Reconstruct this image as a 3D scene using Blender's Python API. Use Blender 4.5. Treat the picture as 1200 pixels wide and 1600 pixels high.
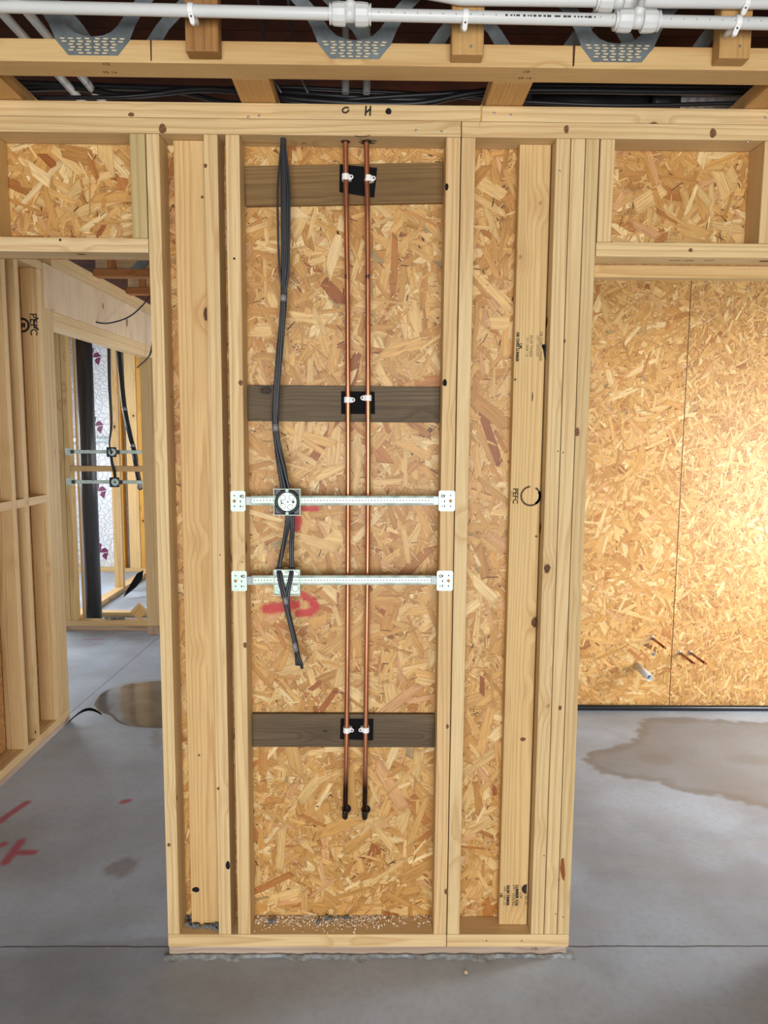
import bpy, bmesh, math, random
import numpy as np
from mathutils import Vector, Matrix
random.seed(7)
rng = np.random.default_rng(11)
for o in list(bpy.data.objects):
    bpy.data.objects.remove(o)
sc = bpy.context.scene
COL = sc.collection

# ------------------------------------------------------------------ camera
CAM = Vector((0.0, -2.2, 1.687))
PITCH, ROLL, YAW, FPX = 0.1137, 0.00742, 0.01124, 1155.0
fw = Vector((math.sin(YAW) * math.cos(PITCH), math.cos(YAW) * math.cos(PITCH), -math.sin(PITCH)))
r0 = Vector((math.cos(YAW), -math.sin(YAW), 0.0))
u0 = r0.cross(fw)
rt = r0 * math.cos(ROLL) + u0 * math.sin(ROLL)
up = u0 * math.cos(ROLL) - r0 * math.sin(ROLL)
cd = bpy.data.cameras.new('camera')
cam = bpy.data.objects.new('camera', cd)
COL.objects.link(cam)
cam.matrix_world = Matrix(((rt.x, up.x, -fw.x, CAM.x), (rt.y, up.y, -fw.y, CAM.y), (rt.z, up.z, -fw.z, CAM.z), (0, 0, 0, 1)))
cd.sensor_fit = 'VERTICAL'
cd.sensor_height = 36.0
cd.lens = 36.0 * FPX / 1600.0
cd.clip_start = 0.05
sc.camera = cam

# ------------------------------------------------------------------ world and daylight
sc.view_settings.view_transform = 'Standard'
sc.view_settings.look = 'None'
sc.view_settings.gamma = 1.0
sc.view_settings.use_curve_mapping = False
sc.view_settings.exposure = 0.38
w = bpy.data.worlds.new('overcast_sky')
sc.world = w
w.use_nodes = True
bg = w.node_tree.nodes['Background']
bg.inputs[0].default_value = (0.93, 0.97, 1.0, 1)
bg.inputs[1].default_value = 1.1


def area(name, loc, aim, sx, sy, power, col):
    l = bpy.data.lights.new(name, 'AREA')
    l.shape = 'RECTANGLE'
    l.size, l.size_y, l.energy, l.color = sx, sy, power, col
    o = bpy.data.objects.new(name, l)
    COL.objects.link(o)
    o.location = loc
    o.rotation_euler = (Vector(aim) - Vector(loc)).to_track_quat('-Z', 'Y').to_euler()
    return o


area('window_daylight_behind_camera', (0.2, -5.75, 1.25), (0.1, 0.0, 1.2), 3.6, 2.1, 212, (1.0, 0.985, 0.96))
area('window_daylight_right_room', (3.12, 0.72, 1.2), (1.75, 1.95, 0.75), 0.7, 1.3, 54, (1.0, 0.98, 0.95))
area('window_daylight_left_room', (-4.2, 4.9, 1.5), (-2.2, 4.3, 1.0), 1.4, 1.4, 70, (0.95, 0.98, 1.0))
area('header_fill_back_room', (-0.55, 4.0, 1.35), (-1.75, 3.8, 1.8), 1.0, 1.2, 14, (1.0, 0.98, 0.96))  # unseen light added in the back room to brighten the ply header


def at(px, py, Y):
    d = fw + rt * ((px - 600) / FPX) + up * ((800 - py) / FPX)
    return CAM + d * ((Y - CAM.y) / d.y)


def atz(px, py, Z):
    d = fw + rt * ((px - 600) / FPX) + up * ((800 - py) / FPX)
    return CAM + d * ((Z - CAM.z) / d.z)


# ------------------------------------------------------------------ helpers
PEND = []
CACHE = {}


def lin(c):
    return tuple(((v / 255.0) / 12.92 if v / 255.0 <= 0.04045 else ((v / 255.0 + 0.055) / 1.055) ** 2.4) for v in c)


def obj(name, me, mat=None, parent=None, loc=None, rot=None, tint=None, recentre=False):
    if recentre and loc is None:
        n = len(me.vertices)
        a = np.empty(n * 3, dtype=np.float32)
        me.vertices.foreach_get('co', a)
        a = a.reshape(-1, 3)
        c = (a.min(0) + a.max(0)) / 2
        c[2] = a[:, 2].min()
        a -= c
        me.vertices.foreach_set('co', a.ravel())
        me.update()
        loc = tuple(float(v) for v in c)
    o = bpy.data.objects.new(name, me)
    COL.objects.link(o)
    if loc is not None:
        o.location = loc
    if rot is not None:
        o.rotation_euler = rot
    if mat is not None and me is not None and len(me.materials) == 0:
        me.materials.append(mat)
    if tint is not None:
        o.color = (tint[0], tint[1], tint[2], 1)
    if parent is not None:
        PEND.append((o, parent))
    return o


def empty(name, loc):
    o = bpy.data.objects.new(name, None)
    o.empty_display_size = 0.05
    COL.objects.link(o)
    o.location = loc
    return o


def tag(o, label=None, cat=None, group=None, kind=None):
    if label:
        o['label'] = label
    if cat:
        o['category'] = cat
    if group:
        o['group'] = group
    if kind:
        o['kind'] = kind
    return o


def box_me(sx, sy, sz, bev=0.0025, seg=2, key=True):
    k = ('box', round(sx, 5), round(sy, 5), round(sz, 5), bev, seg)
    if key and k in CACHE:
        return CACHE[k].copy()
    bm = bmesh.new()
    bmesh.ops.create_cube(bm, size=1.0)
    bmesh.ops.scale(bm, vec=(sx, sy, sz), verts=bm.verts)
    if bev:
        bmesh.ops.bevel(bm, geom=list(bm.edges), offset=min(bev, sx * .4, sy * .4, sz * .4), segments=seg, affect='EDGES', profile=0.6)
    me = bpy.data.meshes.new('box')
    bm.to_mesh(me)
    bm.free()
    for p in me.polygons:
        p.use_smooth = False
    CACHE[k] = me
    return me.copy()


def timber(name, parent, x, y, z, axis='z', mat=None, tint=(1, 1, 1), bev=0.003):
    """a sawn timber between the given limits, its grain along `axis` (local Z)"""
    dx, dy, dz = x[1] - x[0], y[1] - y[0], z[1] - z[0]
    c = ((x[0] + x[1]) / 2, (y[0] + y[1]) / 2, (z[0] + z[1]) / 2)
    if axis == 'z':
        me, rot = box_me(dx, dy, dz, bev), (0, 0, 0)
    elif axis == 'x':
        me, rot = box_me(dz, dy, dx, bev), (0, math.pi / 2, 0)
    else:
        me, rot = box_me(dx, dz, dy, bev), (-math.pi / 2, 0, 0)
    return obj(name, me, mat or M['pine'], parent, c, rot, tint)


def from_bm(bm, name='mesh', smooth=False):
    me = bpy.data.meshes.new(name)
    bm.normal_update()
    bm.to_mesh(me)
    bm.free()
    if smooth:
        me.polygons.foreach_set('use_smooth', [True] * len(me.polygons))
    return me


def bm_box(bm, x, y, z, mi=0):
    r = bmesh.ops.create_cube(bm, size=1.0)
    vs = r['verts']
    bmesh.ops.scale(bm, vec=(x[1] - x[0], y[1] - y[0], z[1] - z[0]), verts=vs)
    bmesh.ops.translate(bm, vec=((x[0] + x[1]) / 2, (y[0] + y[1]) / 2, (z[0] + z[1]) / 2), verts=vs)
    for f in {f for v in vs for f in v.link_faces}:
        f.material_index = mi
    return vs


def catmull(pts, per=6):
    P = [Vector(p) for p in pts]
    if len(P) < 3:
        return P
    out = []
    for i in range(len(P) - 1):
        a = P[i - 1] if i else P[0] * 2 - P[1]
        b, c = P[i], P[i + 1]
        d = P[i + 2] if i + 2 < len(P) else P[-1] * 2 - P[-2]
        for k in range(per):
            t = k / per
            out.append(0.5 * ((2 * b) + (c - a) * t + (2 * a - 5 * b + 4 * c - d) * t * t + (3 * b - a - 3 * c + d) * t ** 3))
    out.append(P[-1])
    return out


def bm_tube(bm, pts, r, n=10, per=6, caps=True, flat=1.0, closed=False):
    P = catmull(pts, per) if per else [Vector(p) for p in pts]
    rr = [r] * len(P) if not isinstance(r, (list, tuple)) else ([r[min(int(i * len(r) / len(P)), len(r) - 1)] for i in range(len(P))] if len(r) != len(P) else r)
    rings = []
    t0 = (P[1] - P[0]).normalized()
    ref = Vector((0, 0, 1)) if abs(t0.z) < 0.9 else Vector((1, 0, 0))
    nrm = t0.cross(ref).normalized()
    for i, p in enumerate(P):
        if closed:
            t = (P[(i + 1) % len(P)] - P[i - 1]).normalized()
        else:
            t = (P[min(i + 1, len(P) - 1)] - P[max(i - 1, 0)]).normalized()
        nrm = (nrm - t * nrm.dot(t)).normalized()
        b = t.cross(nrm)
        rings.append([bm.verts.new(p + (nrm * math.cos(2 * math.pi * k / n) + b * (math.sin(2 * math.pi * k / n) * flat)) * rr[i]) for k in range(n)])
    for i in range(len(rings) - 1 + (1 if closed else 0)):
        a, c = rings[i], rings[(i + 1) % len(rings)]
        for k in range(n):
            f = bm.faces.new((a[k], a[(k + 1) % n], c[(k + 1) % n], c[k]))
            f.smooth = True
    if caps and not closed:
        bm.faces.new(rings[0][::-1])
        bm.faces.new(rings[-1])


def tube_me(pts, r, n=10, per=6, **k):
    bm = bmesh.new()
    bm_tube(bm, pts, r, n, per, **k)
    bmesh.ops.recalc_face_normals(bm, faces=bm.faces)
    return from_bm(bm, 'tube')


def lathe_bm(bm, prof, origin, axis, n=24, smooth=True):
    """prof: (distance along axis, radius)"""
    ax = Vector(axis).normalized()
    ref = Vector((0, 0, 1)) if abs(ax.z) < 0.9 else Vector((1, 0, 0))
    u = ax.cross(ref).normalized()
    v = ax.cross(u)
    O = Vector(origin)
    rings = []
    for s, r in prof:
        rings.append([bm.verts.new(O + ax * s + (u * math.cos(2 * math.pi * k / n) + v * math.sin(2 * math.pi * k / n)) * max(r, 1e-5)) for k in range(n)])
    for a, c in zip(rings, rings[1:]):
        for k in range(n):
            f = bm.faces.new((a[k], a[(k + 1) % n], c[(k + 1) % n], c[k]))
            f.smooth = smooth
    if prof[0][1] > 1e-4:
        bm.faces.new(rings[0][::-1])
    if prof[-1][1] > 1e-4:
        bm.faces.new(rings[-1])


def lathe_me(prof, origin, axis, n=24, smooth=True):
    bm = bmesh.new()
    lathe_bm(bm, prof, origin, axis, n, smooth)
    bmesh.ops.recalc_face_normals(bm, faces=bm.faces)
    return from_bm(bm, 'lathe')


def prism_bm(bm, poly, n0, thick):
    """poly: list of world points (planar), extruded along n0 * thick"""
    d = Vector(n0) * thick
    a = [bm.verts.new(Vector(p)) for p in poly]
    b = [bm.verts.new(Vector(p) + d) for p in poly]
    bm.faces.new(a)
    bm.faces.new(b[::-1])
    for i in range(len(a)):
        j = (i + 1) % len(a)
        bm.faces.new((a[j], a[i], b[i], b[j]))


def prism_me(poly, n0, thick):
    bm = bmesh.new()
    prism_bm(bm, poly, n0, thick)
    bmesh.ops.recalc_face_normals(bm, faces=bm.faces)
    return from_bm(bm, 'prism')


def text_me(s, size, extrude=0.0002, bold=0.0):
    cu = bpy.data.curves.new('txt', 'FONT')
    cu.body = s
    cu.size = size
    cu.extrude = extrude
    cu.offset = bold
    cu.align_x, cu.align_y = 'CENTER', 'CENTER'
    cu.resolution_u = 2
    t = bpy.data.objects.new('txt', cu)
    COL.objects.link(t)
    dg = bpy.context.evaluated_depsgraph_get()
    me = bpy.data.meshes.new_from_object(t.evaluated_get(dg))
    bpy.data.objects.remove(t)
    bpy.data.curves.remove(cu)
    return me


# ------------------------------------------------------------------ materials
class NT:
    def __init__(self, name):
        self.m = bpy.data.materials.new(name)
        self.m.use_nodes = True
        self.t = self.m.node_tree
        self.t.nodes.clear()
        self.out = self.t.nodes.new('ShaderNodeOutputMaterial')
        self.b = self.t.nodes.new('ShaderNodeBsdfPrincipled')
        self.t.links.new(self.b.outputs[0], self.out.inputs[0])

    def n(self, typ, ins=None, **props):
        nd = self.t.nodes.new('ShaderNode' + typ)
        for k, v in props.items():
            setattr(nd, k, v)
        for k, v in (ins or {}).items():
            self.put(nd.inputs[k], v)
        return nd

    def put(self, sock, v):
        if isinstance(v, bpy.types.NodeSocket):
            self.t.links.new(v, sock)
        elif isinstance(v, bpy.types.Node):
            self.t.links.new(v.outputs[0], sock)
        else:
            if hasattr(sock.default_value, '__len__') and not hasattr(v, '__len__'):
                v = (v,) * len(sock.default_value)
            if hasattr(sock.default_value, '__len__') and len(sock.default_value) == 4 and len(v) == 3:
                v = tuple(v) + (1,)
            sock.default_value = v

    def math(self, op, a, b=None, c=None, clamp=False):
        nd = self.n('Math', {0: a}, operation=op, use_clamp=clamp)
        if b is not None:
            self.put(nd.inputs[1], b)
        if c is not None:
            self.put(nd.inputs[2], c)
        return nd.outputs[0]

    def vec(self, op, a, b=None, scale=None):
        nd = self.n('VectorMath', {0: a}, operation=op)
        if b is not None:
            self.put(nd.inputs[1], b)
        if scale is not None:
            self.put(nd.inputs['Scale'], scale)
        return nd.outputs['Value'] if op in ('DOT_PRODUCT', 'LENGTH', 'DISTANCE') else nd.outputs[0]

    def noise(self, v, scale=1.0, detail=2.0, rough=0.5, color=False):
        nd = self.n('TexNoise', {'Vector': v, 'Scale': scale, 'Detail': detail, 'Roughness': rough})
        return nd.outputs['Color' if color else 0]

    def rng(self, v, a, b, c=0.0, d=1.0, smooth=True):
        nd = self.n('MapRange', {'Value': v, 'From Min': a, 'From Max': b, 'To Min': c, 'To Max': d}, interpolation_type='SMOOTHSTEP' if smooth else 'LINEAR')
        return nd.outputs[0]

    def mix(self, f, a, b, mode='MIX'):
        nd = self.n('Mix', data_type='RGBA', blend_type=mode)
        self.put(nd.inputs[0], f)
        self.put(nd.inputs[6], a)
        self.put(nd.inputs[7], b)
        return nd.outputs[2]

    def ramp(self, f, stops):
        nd = self.n('ValToRGB', {0: f})
        cr = nd.color_ramp
        while len(cr.elements) < len(stops):
            cr.elements.new(0.5)
        for e, (p, c) in zip(cr.elements, stops):
            e.position = p
            e.color = tuple(c) + (1,) if len(c) == 3 else c
        return nd.outputs[0]

    def bump(self, h, strength=0.3, dist=0.001):
        nd = self.n('Bump', {'Height': h, 'Strength': strength, 'Distance': dist})
        self.put(self.b.inputs['Normal'], nd.outputs[0])

    def fin(self, col=None, rough=None, metal=None, **k):
        if col is not None:
            self.put(self.b.inputs['Base Color'], col)
        if rough is not None:
            self.put(self.b.inputs['Roughness'], rough)
        if metal is not None:
            self.put(self.b.inputs['Metallic'], metal)
        for a, v in k.items():
            self.put(self.b.inputs[a.replace('_', ' ')], v)
        return self.m

    def capsule(self, p, a, b):
        a, b = Vector(a), Vector(b)
        ba = b - a
        pa = self.vec('SUBTRACT', p, tuple(a))
        h = self.math('DIVIDE', self.vec('DOT_PRODUCT', pa, tuple(ba)), max(ba.dot(ba), 1e-9), clamp=True)
        return self.vec('LENGTH', self.vec('SUBTRACT', pa, self.vec('SCALE', tuple(ba), scale=h)))


def wood(name, light, dark, knot=(70, 42, 20), period=0.0062, contrast=0.75, rough=0.62, knots=0.085, fibre=0.25, blotch=0.3):
    t = NT(name)
    co = t.n('TexCoord').outputs['Object']
    oi = t.n('ObjectInfo')
    rnd = oi.outputs['Random']
    off = t.n('CombineXYZ', {0: t.math('MULTIPLY', rnd, 17.3), 1: t.math('MULTIPLY', rnd, 41.7), 2: t.math('MULTIPLY', rnd, 93.1)})
    p = t.vec('ADD', co, off)
    # knots
    kp = t.vec('MULTIPLY', p, (1, 1, 0.62))
    vo = t.n('TexVoronoi', {'Vector': kp, 'Scale': 6.5, 'Randomness': 1.0})
    kd = vo.outputs['Distance']
    kd2 = t.math('ADD', kd, t.math('MULTIPLY', t.math('SUBTRACT', t.noise(p, 60, 1), 0.5), 0.05))
    kn = t.rng(kd2, knots * 1.15, knots * 0.75)
    halo = t.rng(kd, knots * 4.2, knots * 0.6)
    # growth rings
    w1 = t.noise(t.vec('MULTIPLY', p, (4, 4, .55)), 1.0, 1.0, color=True)
    wv = t.vec('MULTIPLY', t.vec('SUBTRACT', w1, (0.5, 0.5, 0.5)), (0.036, 0.036, 0))
    cx = t.math('MULTIPLY', t.math('SUBTRACT', t.math('FRACT', t.math('MULTIPLY', rnd, 7.13)), 0.5), 0.11)
    cy = t.math('ADD', 0.025, t.math('MULTIPLY', t.math('FRACT', t.math('MULTIPLY', rnd, 13.7)), 0.09))
    cc = t.n('CombineXYZ', {0: cx, 1: cy, 2: 0})
    q = t.vec('ADD', t.vec('MULTIPLY', t.vec('SUBTRACT', co, cc), (1, 1, 0)), wv)
    r = t.vec('LENGTH', q)
    r = t.math('ADD', r, t.math('MULTIPLY', halo, 0.007))
    fr = t.math('FRACT', t.math('ADD', t.math('DIVIDE', r, period), t.math('MULTIPLY', t.noise(t.vec('MULTIPLY', p, (90, 90, 4)), 1, 1), 0.5)))
    rg = t.ramp(fr, [(0.0, (0.15,) * 3), (0.45, (0.25,) * 3), (0.86, (1,) * 3), (1.0, (0.15,) * 3)])
    fib = t.noise(t.vec('MULTIPLY', p, (420, 420, 7)), 1, 2)
    blo = t.noise(t.vec('MULTIPLY', p, (9, 9, 1.6)), 1, 3)
    col = t.mix(t.math('MULTIPLY', rg, contrast), lin(light), lin(dark))
    col = t.mix(t.rng(blo, 0.35, 0.75, 0, blotch), col, lin(dark))
    col = t.mix(t.math('MULTIPLY', halo, 0.4), col, lin(dark))
    col = t.mix(t.rng(fib, 0.3, 0.75, 0, fibre), col, tuple(v * 0.55 for v in lin(dark)))
    col = t.mix(kn, col, t.mix(t.rng(kd2, knots * 0.2, knots), tuple(v * 2.2 for v in lin(knot)), lin(knot)))
    col = t.mix(1.0, col, oi.outputs['Color'], 'MULTIPLY')
    t.bump(t.math('ADD', fib, t.math('MULTIPLY', rg, 0.4)), 0.25, 0.0006)
    return t.fin(col, rough, Specular_IOR_Level=0.3)


def plain(name, rgb, rough=0.5, metal=0.0, noise=0.0, nscale=40.0, bump=0.0, **k):
    t = NT(name)
    c = lin(rgb)
    if noise or bump:
        co = t.n('TexCoord').outputs['Object']
        nz = t.noise(co, nscale, 4)
        if noise:
            col = t.mix(t.rng(nz, 0.3, 0.7), tuple(v * (1 - noise) for v in c), tuple(min(1, v * (1 + noise)) for v in c))
        else:
            col = c
        if bump:
            t.bump(nz, bump, 0.002)
    else:
        col = c
    return t.fin(col, rough, metal, **k)


M = {}
M['pine'] = wood('sawn_pine', (230, 205, 158), (194, 155, 104), contrast=0.72, knots=0.075)
M['pine_dark'] = wood('aged_pine', (196, 156, 104), (150, 106, 62))
M['board'] = wood('weathered_board', (122, 104, 78), (78, 64, 46), knot=(40, 30, 22), period=0.005, blotch=0.6, fibre=0.5)
M['board_brown'] = wood('brown_weathered_board', (150, 118, 72), (104, 78, 44), knot=(50, 32, 18), period=0.007, blotch=0.6, fibre=0.4)
M['sole'] = wood('dirty_sole', (204, 186, 168), (158, 132, 112), period=0.009, blotch=0.7, fibre=0.3)
M['ply'] = wood('softwood_ply', (230, 208, 174), (190, 156, 116), knot=(96, 70, 46), period=0.022, contrast=0.6, knots=0.13)
M['yellow'] = wood('treated_yellow_stud', (224, 172, 80), (190, 130, 50))
M['ink'] = plain('black_ink', (34, 30, 26), 0.8)
M['ink_faint'] = plain('faded_ink', (84, 68, 48), 0.8)
M['knot'] = plain('brown_knot', (112, 74, 42), 0.7, noise=0.6, nscale=160)
M['cable'] = plain('grey_cable_sheath', (46, 48, 53), 0.42)
M['cable_black'] = plain('black_cable_sheath', (32, 33, 37), 0.4)
M['tape'] = plain('grey_tape', (128, 130, 134), 0.35)
M['white_plastic'] = plain('white_pipe_plastic', (214, 216, 214), 0.36)
M['clip'] = plain('white_clip_plastic', (240, 240, 238), 0.35)
M['pad'] = plain('black_rubber_pad', (15, 15, 16), 0.85, Specular_IOR_Level=0.2)
M['soil'] = plain('charcoal_soil_pipe', (58, 60, 64), 0.3)
M['conduit'] = plain('black_conduit', (22, 27, 33), 0.3)
M['foil'] = plain('crinkled_foil', (186, 188, 188), 0.42, 0.5, bump=0.9, nscale=22)
M['mortar'] = plain('grey_mortar', (158, 164, 168), 0.9, noise=0.35, nscale=45, bump=0.6)
M['debris'] = plain('mortar_crumb', (112, 116, 118), 0.95, noise=0.3, nscale=120)
M['shaving'] = plain('wood_shaving', (244, 228, 204), 0.8)
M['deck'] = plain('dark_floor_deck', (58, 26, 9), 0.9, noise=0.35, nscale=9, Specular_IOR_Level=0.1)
M['logo'] = plain('purple_print', (104, 24, 74), 0.5)
M['screw'] = plain('zinc_screw', (190, 190, 186), 0.3, 0.9)
M['hole'] = plain('shadowed_hole', (10, 7, 5), 0.9)
M['string'] = plain('yellow_string', (196, 160, 74), 0.8)
M['ply_brown'] = plain('brown_beam', (112, 70, 44), 0.7, noise=0.25, nscale=14)
M['plaster'] = plain('grey_plaster', (176, 172, 166), 0.9, noise=0.1, nscale=6)
M['slot'] = plain('dark_saw_slot', (74, 40, 18), 0.8, noise=0.5, nscale=90)
M['printed'] = plain('grey_print', (60, 62, 64), 0.6)


def galv():
    t = NT('galvanised_steel')
    co = t.n('TexCoord').outputs['Object']
    v = t.n('TexVoronoi', {'Vector': co, 'Scale': 130.0}).outputs['Color']
    nz = t.noise(co, 35, 3)
    col = t.mix(t.rng(nz, 0.3, 0.7), lin((178, 196, 186)), lin((212, 226, 217)))
    col = t.mix(0.12, col, v, 'SOFT_LIGHT')
    return t.fin(col, t.rng(nz, 0.3, 0.7, 0.46, 0.58), 0.5)


M['galv'] = galv()
M['web'] = plain('dull_web_steel', (140, 150, 154), 0.4, 0.75, noise=0.15, nscale=30)


def copper():
    t = NT('copper_pipe')
    co = t.n('TexCoord').outputs['Object']
    z = t.n('SeparateXYZ', {0: co}).outputs[2]
    nz = t.noise(t.vec('MULTIPLY', co, (60, 60, 9)), 1, 3)
    scorch = t.rng(t.math('ADD', z, t.math('MULTIPLY', nz, 0.10)), 0.20, 0.13)
    dull = t.rng(t.noise(t.vec('MULTIPLY', co, (8, 8, 2.4)), 1, 2), 0.35, 0.7)
    c = t.mix(dull, lin((214, 150, 114)), lin((182, 112, 80)))
    c = t.mix(t.rng(nz, 0.55, 0.8, 0, 0.35), c, lin((120, 66, 44)))
    c = t.mix(scorch, c, lin((66, 42, 34)))
    return t.fin(c, t.rng(nz, 0.3, 0.7, 0.26, 0.4), 0.9)


M['copper'] = copper()


def concrete():
    t = NT('concrete_floor')
    pos = t.n('NewGeometry').outputs['Position']
    at_d = t.n('Attribute', attribute_name='damp').outputs['Fac']
    at_p = t.n('Attribute', attribute_name='paint').outputs['Fac']
    n1 = t.noise(pos, 1.6, 4, 0.55)
    n2 = t.noise(pos, 40, 5, 0.6)
    n3 = t.noise(pos, 340, 2)
    sw = t.noise(t.vec('MULTIPLY', pos, (3, 9, 1)), 1, 3)
    c = t.mix(t.rng(n1, 0.34, 0.66), lin((152, 161, 173)), lin((182, 195, 212)))
    c = t.mix(t.rng(sw, 0.42, 0.7, 0, 0.35), c, lin((176, 181, 186)))
    c = t.mix(t.rng(n2, 0.4, 0.75, 0, 0.22), c, lin((134, 137, 141)))
    c = t.mix(t.rng(n3, 0.3, 0.7, 0, 0.18), c, lin((90, 90, 90)))
    spots = t.n('TexVoronoi', {'Vector': pos, 'Scale': 7.0}).outputs['Distance']
    c = t.mix(t.rng(spots, 0.03, 0.015), c, lin((205, 198, 188)))
    c = t.mix(t.math('MULTIPLY', at_d, 0.72), c, lin((112, 105, 96)))
    # saw-cut joints
    nj = t.math('MULTIPLY', t.math('SUBTRACT', t.noise(pos, 12, 3), 0.5), 0.012)
    sx = t.n('SeparateXYZ', {0: pos})
    j1 = t.math('ABSOLUTE', t.math('ADD', t.math('SUBTRACT', sx.outputs[1], 0.042), nj))
    flat = t.vec('MULTIPLY', pos, (1, 1, 0))
    j2 = t.math('ADD', t.capsule(flat, (-1.80, 1.9, 0), (-1.735, 3.7, 0)), t.math('ABSOLUTE', t.math('MULTIPLY', nj, 0.5)))
    jj = t.math('MINIMUM', j1, j2)
    c = t.mix(t.rng(jj, 0.0042, 0.0018, 0, 0.85), c, lin((52, 52, 52)))
    grain = t.noise(pos, 220, 3)
    pm = t.rng(t.math('ADD', at_p, t.math('MULTIPLY', t.math('SUBTRACT', grain, 0.5), 0.5)), 0.2, 0.95)
    c = t.mix(t.math('MULTIPLY', pm, 0.85), c, lin((168, 56, 84)))
    t.bump(t.math('ADD', n2, t.math('MULTIPLY', n3, 0.4)), 0.12, 0.002)
    rg = t.rng(n1, 0.3, 0.7, 0.42, 0.58)
    rg = t.math('SUBTRACT', rg, t.math('MULTIPLY', at_d, 0.12))
    return t.fin(c, rg, Specular_IOR_Level=0.4)


M['concrete'] = concrete()


def water():
    t = NT('puddle_water')
    pos = t.n('NewGeometry').outputs['Position']
    n = t.noise(pos, 6, 3)
    c = t.mix(t.rng(n, 0.35, 0.65), lin((96, 90, 83)), lin((112, 106, 99)))
    return t.fin(c, 0.1, Specular_IOR_Level=0.35)


M['water'] = water()
SPRAY = [((466, 812), (463, 824), .013), ((470, 795), (494, 795), .008), ((452, 806), (450, 815), .010),
         ((416, 952), (440, 949), .016), ((440, 949), (462, 944), .016), ((462, 944), (452, 936), .012),
         ((474, 930), (488, 938), .012), ((488, 938), (493, 950), .013), ((493, 950), (484, 957), .013), ((484, 957), (466, 958), .012)]


def osb():
    t = NT('osb_strands')
    pos = t.n('NewGeometry').outputs['Position']
    fc = t.n('Attribute', attribute_name='strand_colour').outputs['Color']
    fu = t.n('Attribute', attribute_name='strand_uv').outputs['Vector']
    g = t.noise(t.vec('MULTIPLY', fu, (9, 260, 1)), 1, 3, 0.6)
    g2 = t.noise(t.vec('MULTIPLY', fu, (14, 60, 1)), 1, 2)
    c = t.mix(t.rng(g, 0.36, 0.70, 0, 0.6), fc, t.mix(1.0, fc, (0.5, 0.42, 0.34, 1), 'MULTIPLY'))
    c = t.mix(t.rng(g2, 0.4, 0.7, 0, 0.28), c, t.mix(1.0, fc, (1.18, 1.18, 1.2, 1), 'MULTIPLY'))
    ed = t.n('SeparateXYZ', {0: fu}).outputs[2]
    c = t.mix(t.rng(ed, 0.80, 1.0, 0, 0.42), c, t.mix(1.0, fc, (0.42, 0.32, 0.24, 1), 'MULTIPLY'))  # rims darkened in the colour: resin-dark edges and the shadow gaps between strands
    sp = t.rng(t.n('TexVoronoi', {'Vector': pos, 'Scale': 34.0}).outputs['Distance'], 0.085, 0.05)
    c = t.mix(t.math('MULTIPLY', sp, t.rng(t.noise(pos, 9, 1), 0.5, 0.6)), c, lin((74, 46, 24)))
    p2 = t.vec('MULTIPLY', pos, (1, 0, 1))
    d = None
    for a, b, r in SPRAY:
        A, B = at(a[0], a[1], .09), at(b[0], b[1], .09)
        k = t.math('DIVIDE', t.capsule(p2, (A.x, 0, A.z), (B.x, 0, B.z)), r)
        d = k if d is None else t.math('MINIMUM', d, k)
    d = t.math('ADD', d, t.math('MULTIPLY', t.math('SUBTRACT', t.noise(pos, 150, 3), 0.5), 0.9))
    only = t.rng(t.n('SeparateXYZ', {0: pos}).outputs[1], 0.2, 0.15)
    c = t.mix(t.math('MULTIPLY', t.rng(d, 1.5, 0.55, 0, 0.9), only), c, lin((186, 26, 40)))
    t.bump(g, 0.2, 0.0006)
    return t.fin(c, 0.45, Specular_IOR_Level=0.35)


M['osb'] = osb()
M['osb_base'] = plain('osb_core', (176, 130, 78), 0.6, noise=0.25, nscale=60)


def membrane():
    t = NT('white_membrane')
    pos = t.n('NewGeometry').outputs['Position']
    v = t.n('TexVoronoi', {'Vector': t.vec('ADD', pos, t.vec('SCALE', t.noise(pos, 5, 2, color=True), scale=0.15)), 'Scale': 16.0}, feature='DISTANCE_TO_EDGE').outputs[0]
    n = t.noise(pos, 22, 4)
    t.bump(t.math('ADD', t.rng(v, 0.0, 0.12), t.math('MULTIPLY', n, 1.2)), 0.6, 0.012)
    return t.fin(lin((214, 220, 226)), 0.45)


M['membrane'] = membrane()

# ------------------------------------------------------------------ OSB boards made of strands
PAL = [((214, 174, 112), 26), ((202, 158, 94), 24), ((222, 190, 134), 20), ((190, 143, 82), 14), ((232, 208, 160), 9), ((180, 124, 68), 4), ((160, 98, 52), 1.3), ((212, 168, 122), 6), ((166, 146, 108), 0.7), ((112, 70, 36), 0.3)]
PALC = np.array([lin(c) for c, _ in PAL]) * np.array((.97, .91, .80))
PALW = np.array([q for _, q in PAL])
PALW = PALW / PALW.sum()


def clip(poly, lo, hi, ax):
    for side, lim in ((1, lo), (-1, hi)):
        out = []
        n = len(poly)
        for i in range(n):
            a, b = poly[i], poly[(i + 1) % n]
            da, db = (a[ax] - lim) * side, (b[ax] - lim) * side
            if da >= 0:
                out.append(a)
            if (da >= 0) != (db >= 0):
                k = da / (da - db)
                out.append(tuple(a[j] + (b[j] - a[j]) * k for j in range(len(a))))
        poly = out
        if not poly:
            return poly
    return poly


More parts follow.
